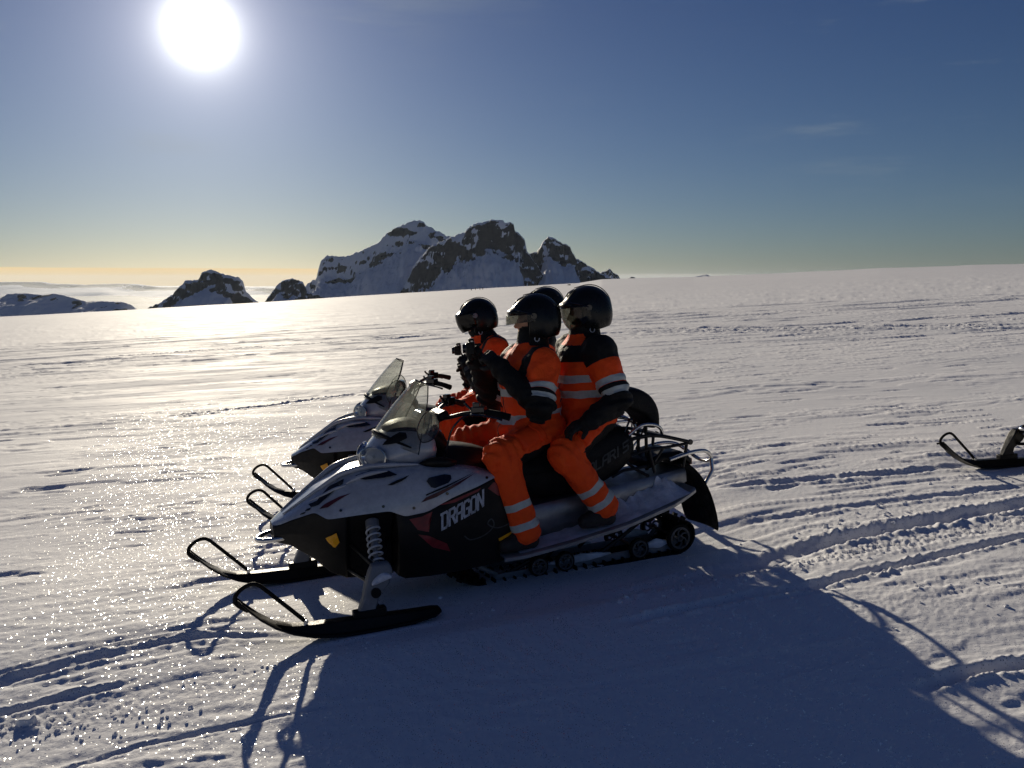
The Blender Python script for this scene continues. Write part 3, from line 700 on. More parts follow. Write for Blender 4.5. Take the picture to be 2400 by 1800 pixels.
        decal('pod_recess', [[(-.33, .845), (-.36, .872), (-.43, .905), (-.46, .90), (-.46, .875), (-.40, .852)]], pb, M_BLACK, pd, s, off=.006)
    # windscreen: centre line and swept edges
    Cc = catmull([(-.305, 0, .885), (-.37, 0, .965), (-.45, 0, 1.055), (-.53, 0, 1.135), (-.578, 0, 1.178)], 4)
    Ee = catmull([(-.505, .232, .785), (-.530, .218, .875), (-.565, .180, .965), (-.605, .125, 1.06), (-.632, .066, 1.152)], 4)
    nr = len(Cc); ss = np.linspace(-1, 1, 21); V = []
    for i in range(nr):
        c_, e_ = Cc[i], Ee[i]
        for s in ss:
            a = abs(s); k = 1-math.sqrt(max(0, 1-a*a*.96))
            V.append((c_.x+(e_.x-c_.x)*a**1.9, e_.y*math.copysign(a**.92, s), c_.z+(e_.z-c_.z)*(a**1.7)))
    ws = MB().add(V, [tuple(int(q) for q in f) for f in grid_faces(nr, 21)]); wso = ws.build('windscreen', M_SCREEN, root, solid=.004, angle=80)
    def wp(i, j): return V[i*21+j]
    rim = [wp(i, 0) for i in range(nr)]+[wp(nr-1, j) for j in range(1, 21)]+[wp(i, 20) for i in range(nr-2, -1, -1)]
    MB().tube(rim, .0035, 6).build('edge_trim', M_GLOSS, wso)
    base = MB(); sx = [wp(1, j) for j in range(1, 20)]; sy = [wp(2, j) for j in range(1, 20)]
    base.tube([tuple(Vector(p)*.5+Vector(q_)*.5+Vector((.004, 0, -.004))) for p, q_ in zip(sx, sy)], [.004, .012, .014, .014, .012, .004], 8); base.build('base_trim', M_BLACK, wso)
    cowl = MB(); secs = []
    for (x, z0, z1, w_) in [(-.36, .88, .935, .10), (-.43, .88, .965, .15), (-.52, .86, .975, .185), (-.60, .80, .955, .19), (-.68, .74, .90, .17), (-.74, .70, .83, .13)]:
        secs.append([(x, w_, z0), (x, w_*.8, z1-.01), (x, 0, z1), (x, -w_*.8, z1-.01), (x, -w_, z0)])
    cowl.loft(secs, closed=True).build('dash_cowl', M_BLACK, root, subd=1, angle=70)
    MB().disc((-.60, 0, .96), 0.0, .045, -.05, .05, 20).build('gauge', M_GLOSS, root)
    for s in (1, -1):     # side wind deflectors
        P = catmull([(-.515, 0, .865), (-.50, 0, .93), (-.54, 0, 1.0), (-.59, 0, 1.025), (-.625, 0, .99), (-.635, 0, .92), (-.60, 0, .868), (-.55, 0, .852)], 4, True)
        d = MB(); n = len(P); c0 = Vector((-.57, .275*s, .935)); ring = [(p.x, (.255+(-.50-p.x)*-.28)*s, p.z) for p in P]
        d.add([tuple(c0)]+ring, [(0, 1+k, 1+(k+1) % n) for k in range(n)]); do = d.build('wind_deflector', M_SCREEN, root, solid=.004, angle=80)
        MB().tube(ring, .003, 6, closed=True).build('edge_trim', M_GLOSS, do)
        MB().tube([(-.55, .19*s, .88), (-.56, .24*s, .90), (-.57, .27*s, .93)], .006, 8).build('stay', M_CHROME, do)
    # tank cover and seat
    con = MB(); secs = []
    for (x, z0, z1, w0, w1) in [(-.62, .62, .78, .24, .14), (-.70, .60, .81, .23, .15), (-.80, .58, .795, .22, .15), (-.92, .56, .765, .21, .145), (-1.0, .54, .735, .20, .14)]:
        secs.append([(x, w0, z0), (x, w0*.95, (z0+z1)/2), (x, w1, z1-.02), (x, w1*.6, z1), (x, -w1*.6, z1), (x, -w1, z1-.02), (x, -w0*.95, (z0+z1)/2), (x, -w0, z0)])
    con.loft(secs, closed=True).build('tank_cover', M_BLACK, root, subd=1, angle=70)
    MB().tube([(-.66, .0, .81), (-.66, 0, .828)], .05, 20).build('fuel_cap', M_RUBBER, root, bevel=.004)
    for s in (1, -1): MB().tube([(-.52, .19*s, .72), (-.58, .235*s, .735), (-.66, .24*s, .725), (-.72, .22*s, .715)], [.012, .03, .03, .012], 10, smooth=3).build('intake_duct', M_BLACK, root)
    seat = MB(); secs = []
    for (x, z0, z1, w0, w1) in [(-.90, .56, .70, .15, .10), (-.94, .54, .735, .18, .13), (-1.10, .44, .705, .20, .145), (-1.30, .40, .715, .205, .15), (-1.46, .39, .735, .21, .155), (-1.58, .40, .775, .21, .155), (-1.72, .45, .80, .21, .15), (-1.86, .52, .80, .20, .14), (-1.92, .62, .755, .16, .11)]:
        secs.append([(x, w0, z0), (x, w0*1.02, z0+(z1-z0)*.5), (x, w0*.93, z1-.06), (x, w1, z1-.012), (x, w1*.5, z1), (x, -w1*.5, z1), (x, -w1, z1-.012), (x, -w0*.93, z1-.06), (x, -w0*1.02, z0+(z1-z0)*.5), (x, -w0, z0)])
    seat.loft(secs, closed=True); so = seat.build('seat', M_VINYL, root, subd=1, angle=70)
    stb = BVHTree.FromPolygons([Vector(v) for v in seat.v], seat.f)
    for s in (1, -1):
        decal('lettering', word('POLARIS', (-1.50, .520) if s > 0 else (-1.84, .665), np.array([-.92, .39]) if s > 0 else np.array([.92, -.39]), (-.1, .99), .053, .055, .011), stb, M_DGREY, so, s, off=.004)
        MB().tube([(x, .205*s*(1 if x > -1.6 else .98), z) for x, z in [(-1.0, .60), (-1.2, .585), (-1.45, .60), (-1.6, .64), (-1.85, .69)]], .004, 6, smooth=3).build('piping', M_RUBBER, so)
    # handlebar
    hb = MB().tube([(-.985, .395, .965), (-.90, .33, .992), (-.80, .22, .985), (-.72, .10, .955), (-.70, 0, .95), (-.72, -.10, .955), (-.80, -.22, .985), (-.90, -.33, .992), (-.985, -.395, .965)], .0125, 10, smooth=4)
    hb.tube([(-.70, .04, .95), (-.63, .04, .86), (-.58, .03, .78)], .014, 8).tube([(-.70, -.04, .95), (-.63, -.04, .86), (-.58, -.03, .78)], .014, 8)
    hbo = hb.build('handlebar', M_STEEL, root)
    MB().box((-.705, 0, .965), (.07, .20, .05), Matrix.Rotation(R(20), 3, 'Y')).build('bar_pad', M_BLACK, hbo, bevel=.015)
    for s in (1, -1):
        MB().tube([(-.885, .318*s, .993), (-.93, .353*s, .984), (-.99, .40*s, .963)], [.019, .018, .021], 12, smooth=3).build('grip', M_RUBBER, hbo)
        MB().box((-.855, .28*s, 1.0), (.075, .055, .05), Matrix.Rotation(R(-38*s), 3, 'Z')).box((-.845, .27*s, 1.035), (.04, .035, .025), Matrix.Rotation(R(-30*s), 3, 'Z')).tube([(-.83, .25*s, 1.0), (-.80, .235*s, 1.03), (-.79, .23*s, 1.045)], .008, 8).build('control_block', M_GLOSS, hbo, bevel=.008)
        MB().tube([(-.83, .262*s, .99), (-.80, .30*s, .985), (-.83, .35*s, .985), (-.90, .41*s, .97), (-.93, .435*s, .96)], [.008, .007, .006, .006, .008], 8, smooth=4).build('brake_lever', M_GLOSS, hbo)
        MB().tube([(-.84, .24*s, .985), (-.76, .25*s, .965), (-.70, .24*s, .90), (-.68, .20*s, .80), (-.66, .18*s, .72)], .006, 8, smooth=5).build('cable', M_GLOSS, hbo)
    # tunnel and running boards
    tz = lambda x: float(np.interp(x, [-2.32, -2.14, -1.9, -1.5, -1.0, -.5], [.50, .475, .455, .415, .375, .36]))
    bz = lambda x: float(np.interp(x, [-2.24, -2.18, -2.02, -1.72, -1.34, -1.05, -.9], [.395, .372, .325, .252, .200, .172, .172]))
    tn = MB(); secs = []
    for x in np.linspace(-.5, -2.24, 12):
        b_ = bz(x)+.012; t_ = tz(x); secs.append([(x, .20, b_), (x, .197, t_-.02), (x, .18, t_), (x, -.18, t_), (x, -.197, t_-.02), (x, -.20, b_)])
    tn.loft(secs, caps=False).build('tunnel', M_ALU, root, solid=.004)
    for s in (1, -1):
        rb = MB(); secs = []
        for x in np.linspace(-.92, -2.22, 22):
            z_ = bz(x); yo = .385-(.05 if x < -2.05 else 0)*((-2.05-x)/.17); yi = .198
            secs.append([(x, yi*s, z_+.012), (x, yo*s*.97, z_+.006), (x, yo*s, z_-.004), (x, yo*s, z_-.022), (x, yo*s*.97, z_-.022), (x, yo*s*.965, z_-.004), (x, yi*s, z_+.002)])
        rbo = rb.loft(secs, closed=True).build('running_board', M_ALU, root)
        # snow packed on the board and along the tunnel side
        rs = np.random.RandomState(4+s); N = 90; xs = np.linspace(-1.02, -2.16, N); rows = []
        for i, x in enumerate(xs):
            hh = np.interp(x, [-2.16, -2.1, -1.95, -1.72, -1.62, -1.3, -1.02], [.05, .10, .115, .09, .02, .015, .012]); hh *= .8+.35*pn2(np.array([x*9.]), np.array([s*3.]))[0]
            yy = np.array([.203, .225, .26, .30, .34, .372])*s; zz = []
            for j, y_ in enumerate(yy):
                n_ = 1+.5*pn2(np.array([x*22.]), np.array([y_*30.]))[0]; fall = [1.0, .85, .55, .30, .14, .03][j]
                zz.append(bz(x)+.010+hh*fall*n_)
            rows.append([(x, y_, z_) for y_, z_ in zip(yy, zz)])
        MB().loft(rows, caps=False).build('packed_snow', M_PACK, rbo, angle=80)
    for i in range(1): pass
    # ---- track
    path = [(-.62, .16), (-.72, .02), (-.95, -.045), (-1.4, -.05), (-1.9, -.055), (-2.14, -.056), (-2.235, -.035), (-2.292, .03), (-2.285, .11), (-2.235, .152), (-2.14, .20), (-2.03, .245), (-1.95, .235), (-1.80, .19), (-1.4, .17), (-1.0, .20), (-.75, .29), (-.64, .26)]
    P3 = catmull([(p[0], 0, p[1]) for p in path], 8, True)
    L = [0.]
    for a, b_ in zip(P3, P3[1:]+P3[:1]): L.append(L[-1]+(b_-a).length)
    def at(d):
        d %= L[-1]; i = int(np.searchsorted(L, d, 'right')-1); a = P3[i]; b_ = P3[(i+1) % len(P3)]; t = (d-L[i])/max(1e-6, L[i+1]-L[i]); return a.lerp(b_, t), (b_-a).normalized()
    belt = MB(); N = 130; secs = []
    for i in range(N+1):
        p, t = at(L[-1]*i/N); n = Vector((t.z, 0, -t.x))   # outward
        a = p-n*.004; b_ = p+n*.006
        secs.append([(a.x, .19, a.z), (b_.x, .19, b_.z), (b_.x, -.19, b_.z), (a.x, -.19, a.z)])
    belt.loft(secs, closed=True, caps=False)
    nl = 56
    for i in range(nl):
        p, t = at(L[-1]*i/nl); n = Vector((t.z, 0, -t.x)); rot = Matrix((t, Vector((0, 1, 0)), n)).transposed()
        for (y_, w_) in ((.148, .075), (.045, .06), (-.06, .06), (-.150, .075)): belt.box(tuple(p+n*.018+Vector((0, y_, 0))), (.012, w_, .026), rot, .7)
        belt.box(tuple(p-n*.012+Vector((0, .11, 0))), (.03, .02, .018), rot); belt.box(tuple(p-n*.012+Vector((0, -.11, 0))), (.03, .02, .018), rot)
    belt.build('track', M_RUBBER, root, smooth=False)
    for s in (1, -1):
        MB().box((-1.55, .13*s, -.018), (1.22, .022, .045)).tube([(-.96, .13*s, .0), (-.86, .13*s, .06), (-.80, .13*s, .13)], .016, 8).tube([(-2.16, .13*s, -.01), (-2.205, .13*s, .04)], .018, 8).build('slide_rail', M_GREY, root, bevel=.004)
        for (x, z, r_) in ((-2.195, .042, .088), (-1.90, .018, .066), (-1.39, .020, .060), (-1.215, .018, .060)):
            y0, y1 = .150*s, .178*s
            wo = MB().disc((x, 0, z), r_*.80, r_, y0, y1).build('idler_wheel', M_RUBBER, root, bevel=.003)
            rim = MB().disc((x, 0, z), r_*.66, r_*.80, y0+.003*s, y1+.004*s); rim.disc((x, 0, z), 0.004, r_*.24, y0+.002*s, y1+.006*s, 16)
            for k in range(6):
                a0 = 2*math.pi*k/6; pts = [(x+r_*q*math.cos(a0+tw), (y0+y1)/2+.008*s, z+r_*q*math.sin(a0+tw)) for q, tw in ((.2, 0), (.4, .18), (.55, .45), (.70, .85))]
                rim.tube(pts, .0065 if r_ > .07 else .005, 6)
            rim.build('rim', M_RIM, wo)
        for (x, z) in ((-2.03, .195), (-1.75, .145)): MB().disc((x, 0, z), .006, .048, .06*s, .085*s, 20).build('carrier_wheel', M_RUBBER, root)
        MB().tube([(-1.05, .12*s, .0), (-1.35, .15*s, .12), (-1.50, .17*s, .21)], .013, 8).tube([(-1.62, .12*s, .0), (-1.78, .15*s, .10), (-1.93, .17*s, .20)], .013, 8).build('suspension_arm', M_STEEL, root)
        [MB().loft([[(x, (.135-.016*math.cos(a_))*s, zc+hz_*math.sin(a_)*(1+.25*math.sin(x*60+a_*3))) for a_ in (0, .8, 1.57, 2.35, 3.14, 4.2, 5.2)] for x, hz_ in zip(np.linspace(xa, xb, 12), np.sin(np.linspace(.15, 3.0, 12))*hh_)], closed=True).build('packed_snow', M_PACK, root, subd=2, angle=89) for xa, xb, zc, hh_ in ((-1.28, -1.72, .012, .030), (-1.95, -2.14, .018, .034))]
    MB().tube([(-1.30, 0, .0), (-1.46, 0, .13), (-1.58, 0, .22)], .028, 12).tube([(-2.195, -.19, .042), (-2.195, .19, .042)], .01, 8).tube([(-1.90, -.18, .018), (-1.90, .18, .018)], .009, 8).tube([(-2.03, -.09, .195), (-2.03, .09, .195)], .009, 8).build('rear_shock', M_STEEL, root)['kind'] = 'stuff'
    # flap
    fl = MB(); secs = []
    for (x, z, w_) in [(-2.20, .515, .19), (-2.27, .535, .20), (-2.34, .475, .205), (-2.40, .40, .21), (-2.445, .30, .215), (-2.475, .20, .215), (-2.495, .11, .21), (-2.505, .04, .195)]:
        secs.append([(x+.05*(j/4.)**2*.6, w_*j/4., z) for j in range(-4, 5)])
    fl.loft(secs, caps=False).build('snow_flap', M_RUBBER, root, solid=.010, subd=1)
    MB().loft([[(x, .17, z), (x, .15, z+.05), (x, -.15, z+.05), (x, -.17, z)] for x, z in ((-1.98, .50), (-2.10, .545), (-2.25, .545), (-2.32, .49))], closed=True).build('cargo_box', M_BLACK, root, bevel=.02)
    MB().box((-2.335, 0, .51), (.03, .22, .045)).build('tail_light', M_REDLENS, root, bevel=.01)
    MB().tube([(-2.12, .205, .56), (-2.28, .20, .588), (-2.40, .18, .580), (-2.475, .135, .525), (-2.50, .06, .485), (-2.50, -.06, .485), (-2.475, -.135, .525), (-2.40, -.18, .580), (-2.28, -.20, .588), (-2.12, -.205, .56)], .0125, 12, smooth=5).tube([(-2.475, .135, .525), (-2.47, .15, .44), (-2.40, .17, .37)], .012, 10).tube([(-2.475, -.135, .525), (-2.47, -.15, .44), (-2.40, -.17, .37)], .012, 10).build('rear_bumper', M_CHROME, root)
    # luggage rack
    rk = MB()
    for s in (1, -1):
        rk.tube([(-1.82, .15*s, .70), (-1.95, .19*s, .725), (-2.08, .20*s, .712), (-2.275, .20*s, .655)], .0115, 10, smooth=3)
        rk.tube([(-1.80, .17*s, .60), (-1.97, .19*s, .640), (-2.10, .195*s, .640), (-2.255, .20*s, .648)], .010, 8)
        rk.tube([(-2.225, .19*s, .50), (-2.25, .20*s, .645)], .011, 8).tube([(-1.98, .19*s, .65), (-2.02, .185*s, .49)], .011, 8)
        rk.tube([(-2.09, .19*s, .64), (-2.02, .19*s, .56)], .009, 8).tube([(-1.80, .17*s, .60), (-1.90, .17*s, .52), (-1.98, .18*s, .47)], .010, 8).tube([(-1.72, .19*s, .50), (-1.80, .19*s, .53), (-1.96, .19*s, .535)], .010, 8)
    for (x, z, w_) in ((-2.275, .655, .2), (-2.18, .684, .2), (-2.08, .712, .2), (-1.95, .725, .19)): rk.tube([(x, w_, z), (x, -w_, z)], .010, 8)
    rko = rk.build('luggage_rack', M_STEEL, root)
    for s in (1, -1): MB().tube([(-2.275, .195*s, .655), (-2.275, .212*s, .655)], .018, 12).build('end_cap', M_GLOSS, rko, bevel=.004)
    MB().tube([(-1.86, .17, .74), (-1.93, .20, .795), (-2.02, .19, .79), (-2.085, .17, .755), (-2.10, .16, .70)], .011, 10, smooth=5).build('grab_rail', M_CHROME, root)
    MB().tube([(-1.86, -.17, .74), (-1.93, -.20, .795), (-2.02, -.19, .79), (-2.085, -.17, .755), (-2.10, -.16, .70)], .011, 10, smooth=5).build('grab_rail', M_CHROME, root)
    # backrest: a padded hoop that curls forward over the passenger's back
    inner = catmull([(-1.860, 0, .915), (-1.900, 0, .885), (-1.950, 0, .862), (-2.000, 0, .835), (-2.035, 0, .79), (-2.050, 0, .755)], 5)
    outer = catmull([(-1.830, 0, .985), (-1.890, 0, 1.022), (-1.975, 0, 1.012), (-2.055, 0, .960), (-2.100, 0, .870), (-2.100, 0, .765)], 5)
    bk = MB(); secs = []
    for a, b_ in zip(inner, outer):
        m_ = (a+b_)/2; W = .15; r_ = []
        for (q, wy) in ((0, -.80), (.12, -1), (.88, -1), (1, -.8), (1.03, 0), (1, .8), (.88, 1), (.12, 1), (0, .8), (-.02, 0)):
            p = a.lerp(b_, q); r_.append((p.x, W*wy, p.z))
        secs.append(r_)
    bk.loft(secs, closed=True); bko = bk.build('backrest', M_VINYL, root, subd=2, angle=80)
    MB().tube([(-2.050, .05, .80), (-2.045, .05, .48)], .011, 10).tube([(-2.050, -.05, .80), (-2.045, -.05, .48)], .011, 10).tube([(-2.045, .05, .77), (-1.955, .08, .63)], .006, 8).build('backrest_post', M_STEEL, bko)
    MB().tube([(-1.865, .165, .83), (-1.885, .165, .83)], .014, 10).tube([(-1.835, .16, .76), (-1.870, .165, .83)], .007, 8).build('knob', M_GLOSS, bko)
    # ---- front suspension
    for s, dx in ((1, -.02), (-1, .155)):
        y = .54 if s > 0 else -.50
        make_ski(root, y, dx, 0)
        leg = MB(); secs = []
        for (x, yy, z, hx, hy) in [(-.075, y, .072, .048, .024), (-.10, y-.005*s, .14, .042, .028), (-.14, y-.02*s, .20, .062, .036), (-.165, y-.03*s, .262, .060, .040), (-.17, y-.04*s, .30, .045, .03)]:
            x += dx; secs.append([(x-hx, yy-hy, z), (x+hx, yy-hy, z), (x+hx, yy+hy, z), (x-hx, yy+hy, z)])
        lo = leg.loft(secs, closed=True).build('ski_leg', M_GREY, root, bevel=.010, label='grey ski leg crusted with snow')
        MB().disc((-.125+dx, 0, .165), .0, .026, y+.018*s, y+.030*s, 16).build('cap', M_BLACK, lo)
        MB().loft([[(x_+dx, y+(.012+.022*math.sin(a_))*s*1.0, zc_+w_*math.cos(a_)*(1+.3*math.sin(7*a_+x_*50))) for a_ in np.linspace(-.3, 3.4, 8)] for x_, zc_, w_ in ((-.215, .235, .008), (-.195, .24, .018), (-.165, .238, .026), (-.13, .225, .020), (-.105, .21, .008))], closed=True).build('packed_snow', M_PACK, lo, subd=2, angle=89)
        arm = MB()
        for (a, b_) in (((-.08, .19*s, .20), (-.15+dx, y-.05*s, .17)), ((-.33, .19*s, .20), (-.17+dx, y-.05*s, .17)), ((-.10, .20*s, .34), (-.15+dx, y-.05*s, .27)), ((-.31, .20*s, .34), (-.17+dx, y-.05*s, .27))): arm.tube([a, b_], .012, 8)
        arm.tube([(-.21, .16*s, .26), (-.19+dx, y-.02*s, .225)], .008, 8).build('control_arm', M_STEEL, root)
        bt = Vector((-.165+dx, y-.09*s, .255)); tp_ = Vector((-.215, .255*s, .47)); sh = MB().tube([bt, bt.lerp(tp_, .5)], .013, 10).tube([bt.lerp(tp_, .42), tp_], .021, 12)
        sho = sh.build('shock_absorber', M_GREY, root)
        ax = (tp_-bt).normalized(); u_ = ax.orthogonal().normalized(); v_ = ax.cross(u_); sp_ = []
        for k in range(97): t = k/96; sp_.append(bt.lerp(tp_, .12+.70*t)+(u_*math.cos(t*5.5*2*math.pi)+v_*math.sin(t*5.5*2*math.pi))*.036)
        MB().tube(sp_, .0058, 6).build('spring', M_SILVER, sho)
        MB().tube([bt.lerp(tp_, .80), bt.lerp(tp_, .97)], .037, 14).build('spring_cup', M_GREY, sho, bevel=.004)
    return root

def children(o): return [c for c in bpy.data.objects if c.parent == o]
def copy_tree(o, parent=None):
    c = o.copy(); COL.objects.link(c)
    if parent: c.parent = parent
    for ch in children(o): copy_tree(ch, c)
    return c
sled = make_snowmobile(); sled.matrix_world = sled_frame(*SLEDS[0])
tag(sled, 'nearest snowmobile, white hood, DRAGON lettering on its side, two riders on its seat', 'snowmobile', 'snowmobiles halted on the ice cap')
sled2 = copy_tree(sled); sled2.matrix_world = sled_frame(*SLEDS[1])
tag(sled2, 'snowmobile standing just behind the nearest one, mostly hidden, its raised windscreen against the snow', 'snowmobile', 'snowmobiles halted on the ice cap')
sled3 = copy_tree(sled); sled3.matrix_world = sled_frame(*SLEDS[2])
for c_ in children(sled3):
    if c_.name.startswith('ski_leg'):
        c_.data = c_.data.copy(); c_.data.materials[0] = M_STEEL; c_['label'] = 'dark bare ski leg'
        for g_ in children(c_):
            if g_.name.startswith('packed_snow'): bpy.data.objects.remove(g_)
tag(sled3, 'snowmobile cut off by the right edge, only one ski and part of its nose showing', 'snowmobile', 'snowmobiles halted on the ice cap')

# ------------------------------------------------------------------ bodies: one continuous surface grown from blended limbs
def surface_net(fn, lo, hi, h):
    lo = np.array(lo, float); hi = np.array(hi, float); n = np.ceil((hi-lo)/h).astype(int)+1
    D = fn(lo, n, h); S = D < 0
    c = n-1; cnt = np.zeros(c); pos = np.zeros((*c, 3))
    def sl(dx, dy, dz): return slice(dx, dx+c[0]), slice(dy, dy+c[1]), slice(dz, dz+c[2])
    corners = [(0, 0, 0), (1, 0, 0), (0, 1, 0), (1, 1, 0), (0, 0, 1), (1, 0, 1), (0, 1, 1), (1, 1, 1)]
    for i, a in enumerate(corners):
        for b in corners[i+1:]:
            if sum(abs(p-q) for p, q in zip(a, b)) != 1: continue
            da, db = D[sl(*a)], D[sl(*b)]; x = (da < 0) != (db < 0)
            with np.errstate(divide='ignore', invalid='ignore'): t = np.where(x, da/(da-db), 0)
            for k in range(3): pos[..., k] += np.where(x, a[k]+(b[k]-a[k])*t, 0)
            cnt += x
    act = cnt > 0; idx = -np.ones(c, int); idx[act] = np.arange(act.sum())
    ijk = np.argwhere(act); V = lo+(ijk+pos[act]/cnt[act][:, None])*h
    F = []
    for ax in range(3):
        o = [0, 0, 0]; o[ax] = 1
        s0 = S[tuple(slice(0, n[k]-o[k]) for k in range(3))]; s1 = S[tuple(slice(o[k], n[k]) for k in range(3))]
        e = np.argwhere(s0 != s1); u, v = [(1, 2), (2, 0), (0, 1)][ax]
        ok = (e[:, u] > 0) & (e[:, v] > 0) & (e[:, u] < c[u]) & (e[:, v] < c[v]) & (e[:, ax] < c[ax]); e = e[ok]
        fl = s0[tuple(e.T)]
        q = []
        for du, dv in ((0, 0), (-1, 0), (-1, -1), (0, -1)):
            w_ = e.copy(); w_[:, u] += du; w_[:, v] += dv; q.append(idx[tuple(w_.T)])
        q = np.stack(q, 1); q[~fl] = q[~fl][:, ::-1]; F.append(q[:, ::-1])
    F = np.concatenate(F); F = F[(F >= 0).all(1)]
    return V, F
def cap_d(P, a, b, ra, rb):
    a = np.array(a, float); b = np.array(b, float); ab = b-a; t = np.clip(((P-a)@ab)/max(1e-9, ab@ab), 0, 1)
    return np.linalg.norm(P-a-t[..., None]*ab, axis=-1)-(ra+(rb-ra)*t), t
def ell_d(P, c_, r, M=None):
    q = P-np.array(c_, float)
    if M is not None: q = q @ M
    r = np.array(r, float); k0 = np.linalg.norm(q/r, axis=-1); k1 = np.linalg.norm(q/r/r, axis=-1)
    return k0*(k0-1)/np.maximum(k1, 1e-6)
def prim_d(P, p):
    if p[0] == 'c': return cap_d(P, *p[1:5])
    return ell_d(P, *p[1:4]), np.zeros(P.shape[:-1])
def prim_box(p):
    if p[0] == 'c':
        a, b = np.array(p[1]), np.array(p[2]); r = max(p[3], p[4]); return np.minimum(a, b)-r, np.maximum(a, b)+r
    c_ = np.array(p[1]); r = max(p[2]) if p[3] is not None else np.array(p[2]); return c_-r, c_+r
def field(prims, noise=None):
    """prims: (kind, args..., k, owner)"""
    def fn(lo, n, h):
        D = np.full(n, .12)
        for p in prims:
            k = p[-2]; a, b = prim_box(p); m = .05+k
            i0 = np.clip(np.floor((a-m-lo)/h).astype(int), 0, n-1); i1 = np.clip(np.ceil((b+m-lo)/h).astype(int)+1, 1, n)
            ax = [lo[q]+np.arange(i0[q], i1[q])*h for q in range(3)]
            P = np.stack(np.meshgrid(*ax, indexing='ij'), -1); d, _ = prim_d(P, p)
            s = tuple(slice(i0[q], i1[q]) for q in range(3)); old = D[s]
            hh = np.clip(.5+.5*(old-d)/k, 0, 1); D[s] = old*(1-hh)+d*hh-k*hh*(1-hh)
        if noise is not None:
            near = np.abs(D) < .05; I = np.argwhere(near); D[near] += noise(lo+I*h)
        return D
    return fn
def prim_bounds(prims, m=.03):
    A_ = np.array([prim_box(p)[0] for p in prims]).min(0)-m; B_ = np.array([prim_box(p)[1] for p in prims]).max(0)+m; return A_, B_
def smooth_v(V, F, it=1, lam=.5):
    for _ in range(it):
        S = np.zeros_like(V); c_ = np.zeros(len(V))
        for a, b in ((0, 1), (1, 2), (2, 3), (3, 0)):
            np.add.at(S, F[:, a], V[F[:, b]]); np.add.at(c_, F[:, a], 1); np.add.at(S, F[:, b], V[F[:, a]]); np.add.at(c_, F[:, b], 1)
        V = V+(S/np.maximum(c_, 1)[:, None]-V)*lam
    return V

def suit_mat():
    m = bpy.data.materials.new('high_visibility_suit'); m.use_nodes = True; t = NT(m.node_tree); b = t.n['Principled BSDF']
    def at(n):
        a = t.add('ShaderNodeAttribute'); a.attribute_name = n; return a.outputs['Fac']
    oc = t.add('ShaderNodeTexCoord').outputs['Object']
    n1 = t.noise(oc, 14, 5, .6).outputs[0]; n2 = t.noise(oc, 260, 2).outputs[0]
    orange = t.mix(t.rng(n1, .3, .7), (1.0, .098, .010, 1), (.95, .078, .010, 1))
    black = t.mix(t.rng(n1, .3, .7), (.005, .005, .005, 1), (.010, .010, .010, 1))
    band = t.mix(t.rng(n1, .25, .75), (.42, .46, .44, 1), (.58, .63, .60, 1))
    skin = t.mix(t.rng(n1, .3, .7), (.50, .27, .18, 1), (.58, .33, .23, 1))
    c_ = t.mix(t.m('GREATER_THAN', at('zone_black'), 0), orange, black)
    c_ = t.mix(t.m('GREATER_THAN', at('zone_band'), 0), c_, band)
    c_ = t.mix(t.m('GREATER_THAN', at('zone_skin'), 0), c_, skin)
    t.set(b.inputs['Base Color'], c_); t.set(b.inputs['Roughness'], t.mix(t.m('GREATER_THAN', at('zone_band'), 0), (.72, .72, .72, 1), (.38, .38, .38, 1)))
    b.inputs['Specular IOR Level'].default_value = .25; b.inputs['Sheen Weight'].default_value = 0
    bp = t.add('ShaderNodeBump'); bp.inputs['Strength'].default_value = .7; bp.inputs['Distance'].default_value = .018
    t.set(bp.inputs['Height'], t.m('ADD', t.noise(oc, 22, 4, .6).outputs[0], t.m('MULTIPLY', n2, .04))); t.l.new(bp.outputs[0], b.inputs['Normal'])
    return m
M_SUIT = suit_mat()
M_HELM = mat('black_helmet_shell', (.006, .007, .0075), .30, bump=.04, bscale=60, var=.25, spec=.28)
M_GLOVE = mat('black_glove', (.006, .006, .006), .8, bump=.5, bscale=80, var=.3)
M_CUFF = mat('slate_glove_cuff', (.045, .055, .070), .7, bump=.4, bscale=80, var=.25)
M_BOOT = mat('black_boot', (.012, .011, .011), .65, bump=.4, bscale=60, var=.3)

def hand_prims(w0, d, n, curl, side, sc=1.0):
    w0 = Vector(w0); d = Vector(d).normalized(); n = Vector(n); n = (n-d*n.dot(d)).normalized(); s = d.cross(n)*side; L = []
    K = .012
    for o in (-.028, 0, .026): L.append(('c', w0+s*o*.6, w0+d*.085*sc+s*o, .024, .020, K, 'palm'))
    for i, (o, ln) in enumerate(((-.034, .78), (-.012, 1.0), (.011, .95), (.032, .86))[::-1]):
        p = w0+d*.085*sc+s*(-o); a = 0
        for j, l in enumerate((.044, .030, .024)):
            a += R(curl*(1+.12*(i % 2)))*(1 if j else .75); q = p+(d*math.cos(a)+n*math.sin(a))*l*ln*sc
            L.append(('c', p, q, .0135-.001*j, .0125-.001*j, .004, 'finger')); p = q
    p = w0+d*.022+s*.030; q = p+(d*.45+s*.55+n*.5).normalized()*.045; r_ = q+(d*.65+s*.05+n*.7).normalized()*.034
    L += [('c', p, q, .018, .015, .008, 'thumb'), ('c', q, r_, .015, .012, .005, 'thumb')]
    return [tuple(np.array(x) if isinstance(x, Vector) else x for x in p_) for p_ in L]

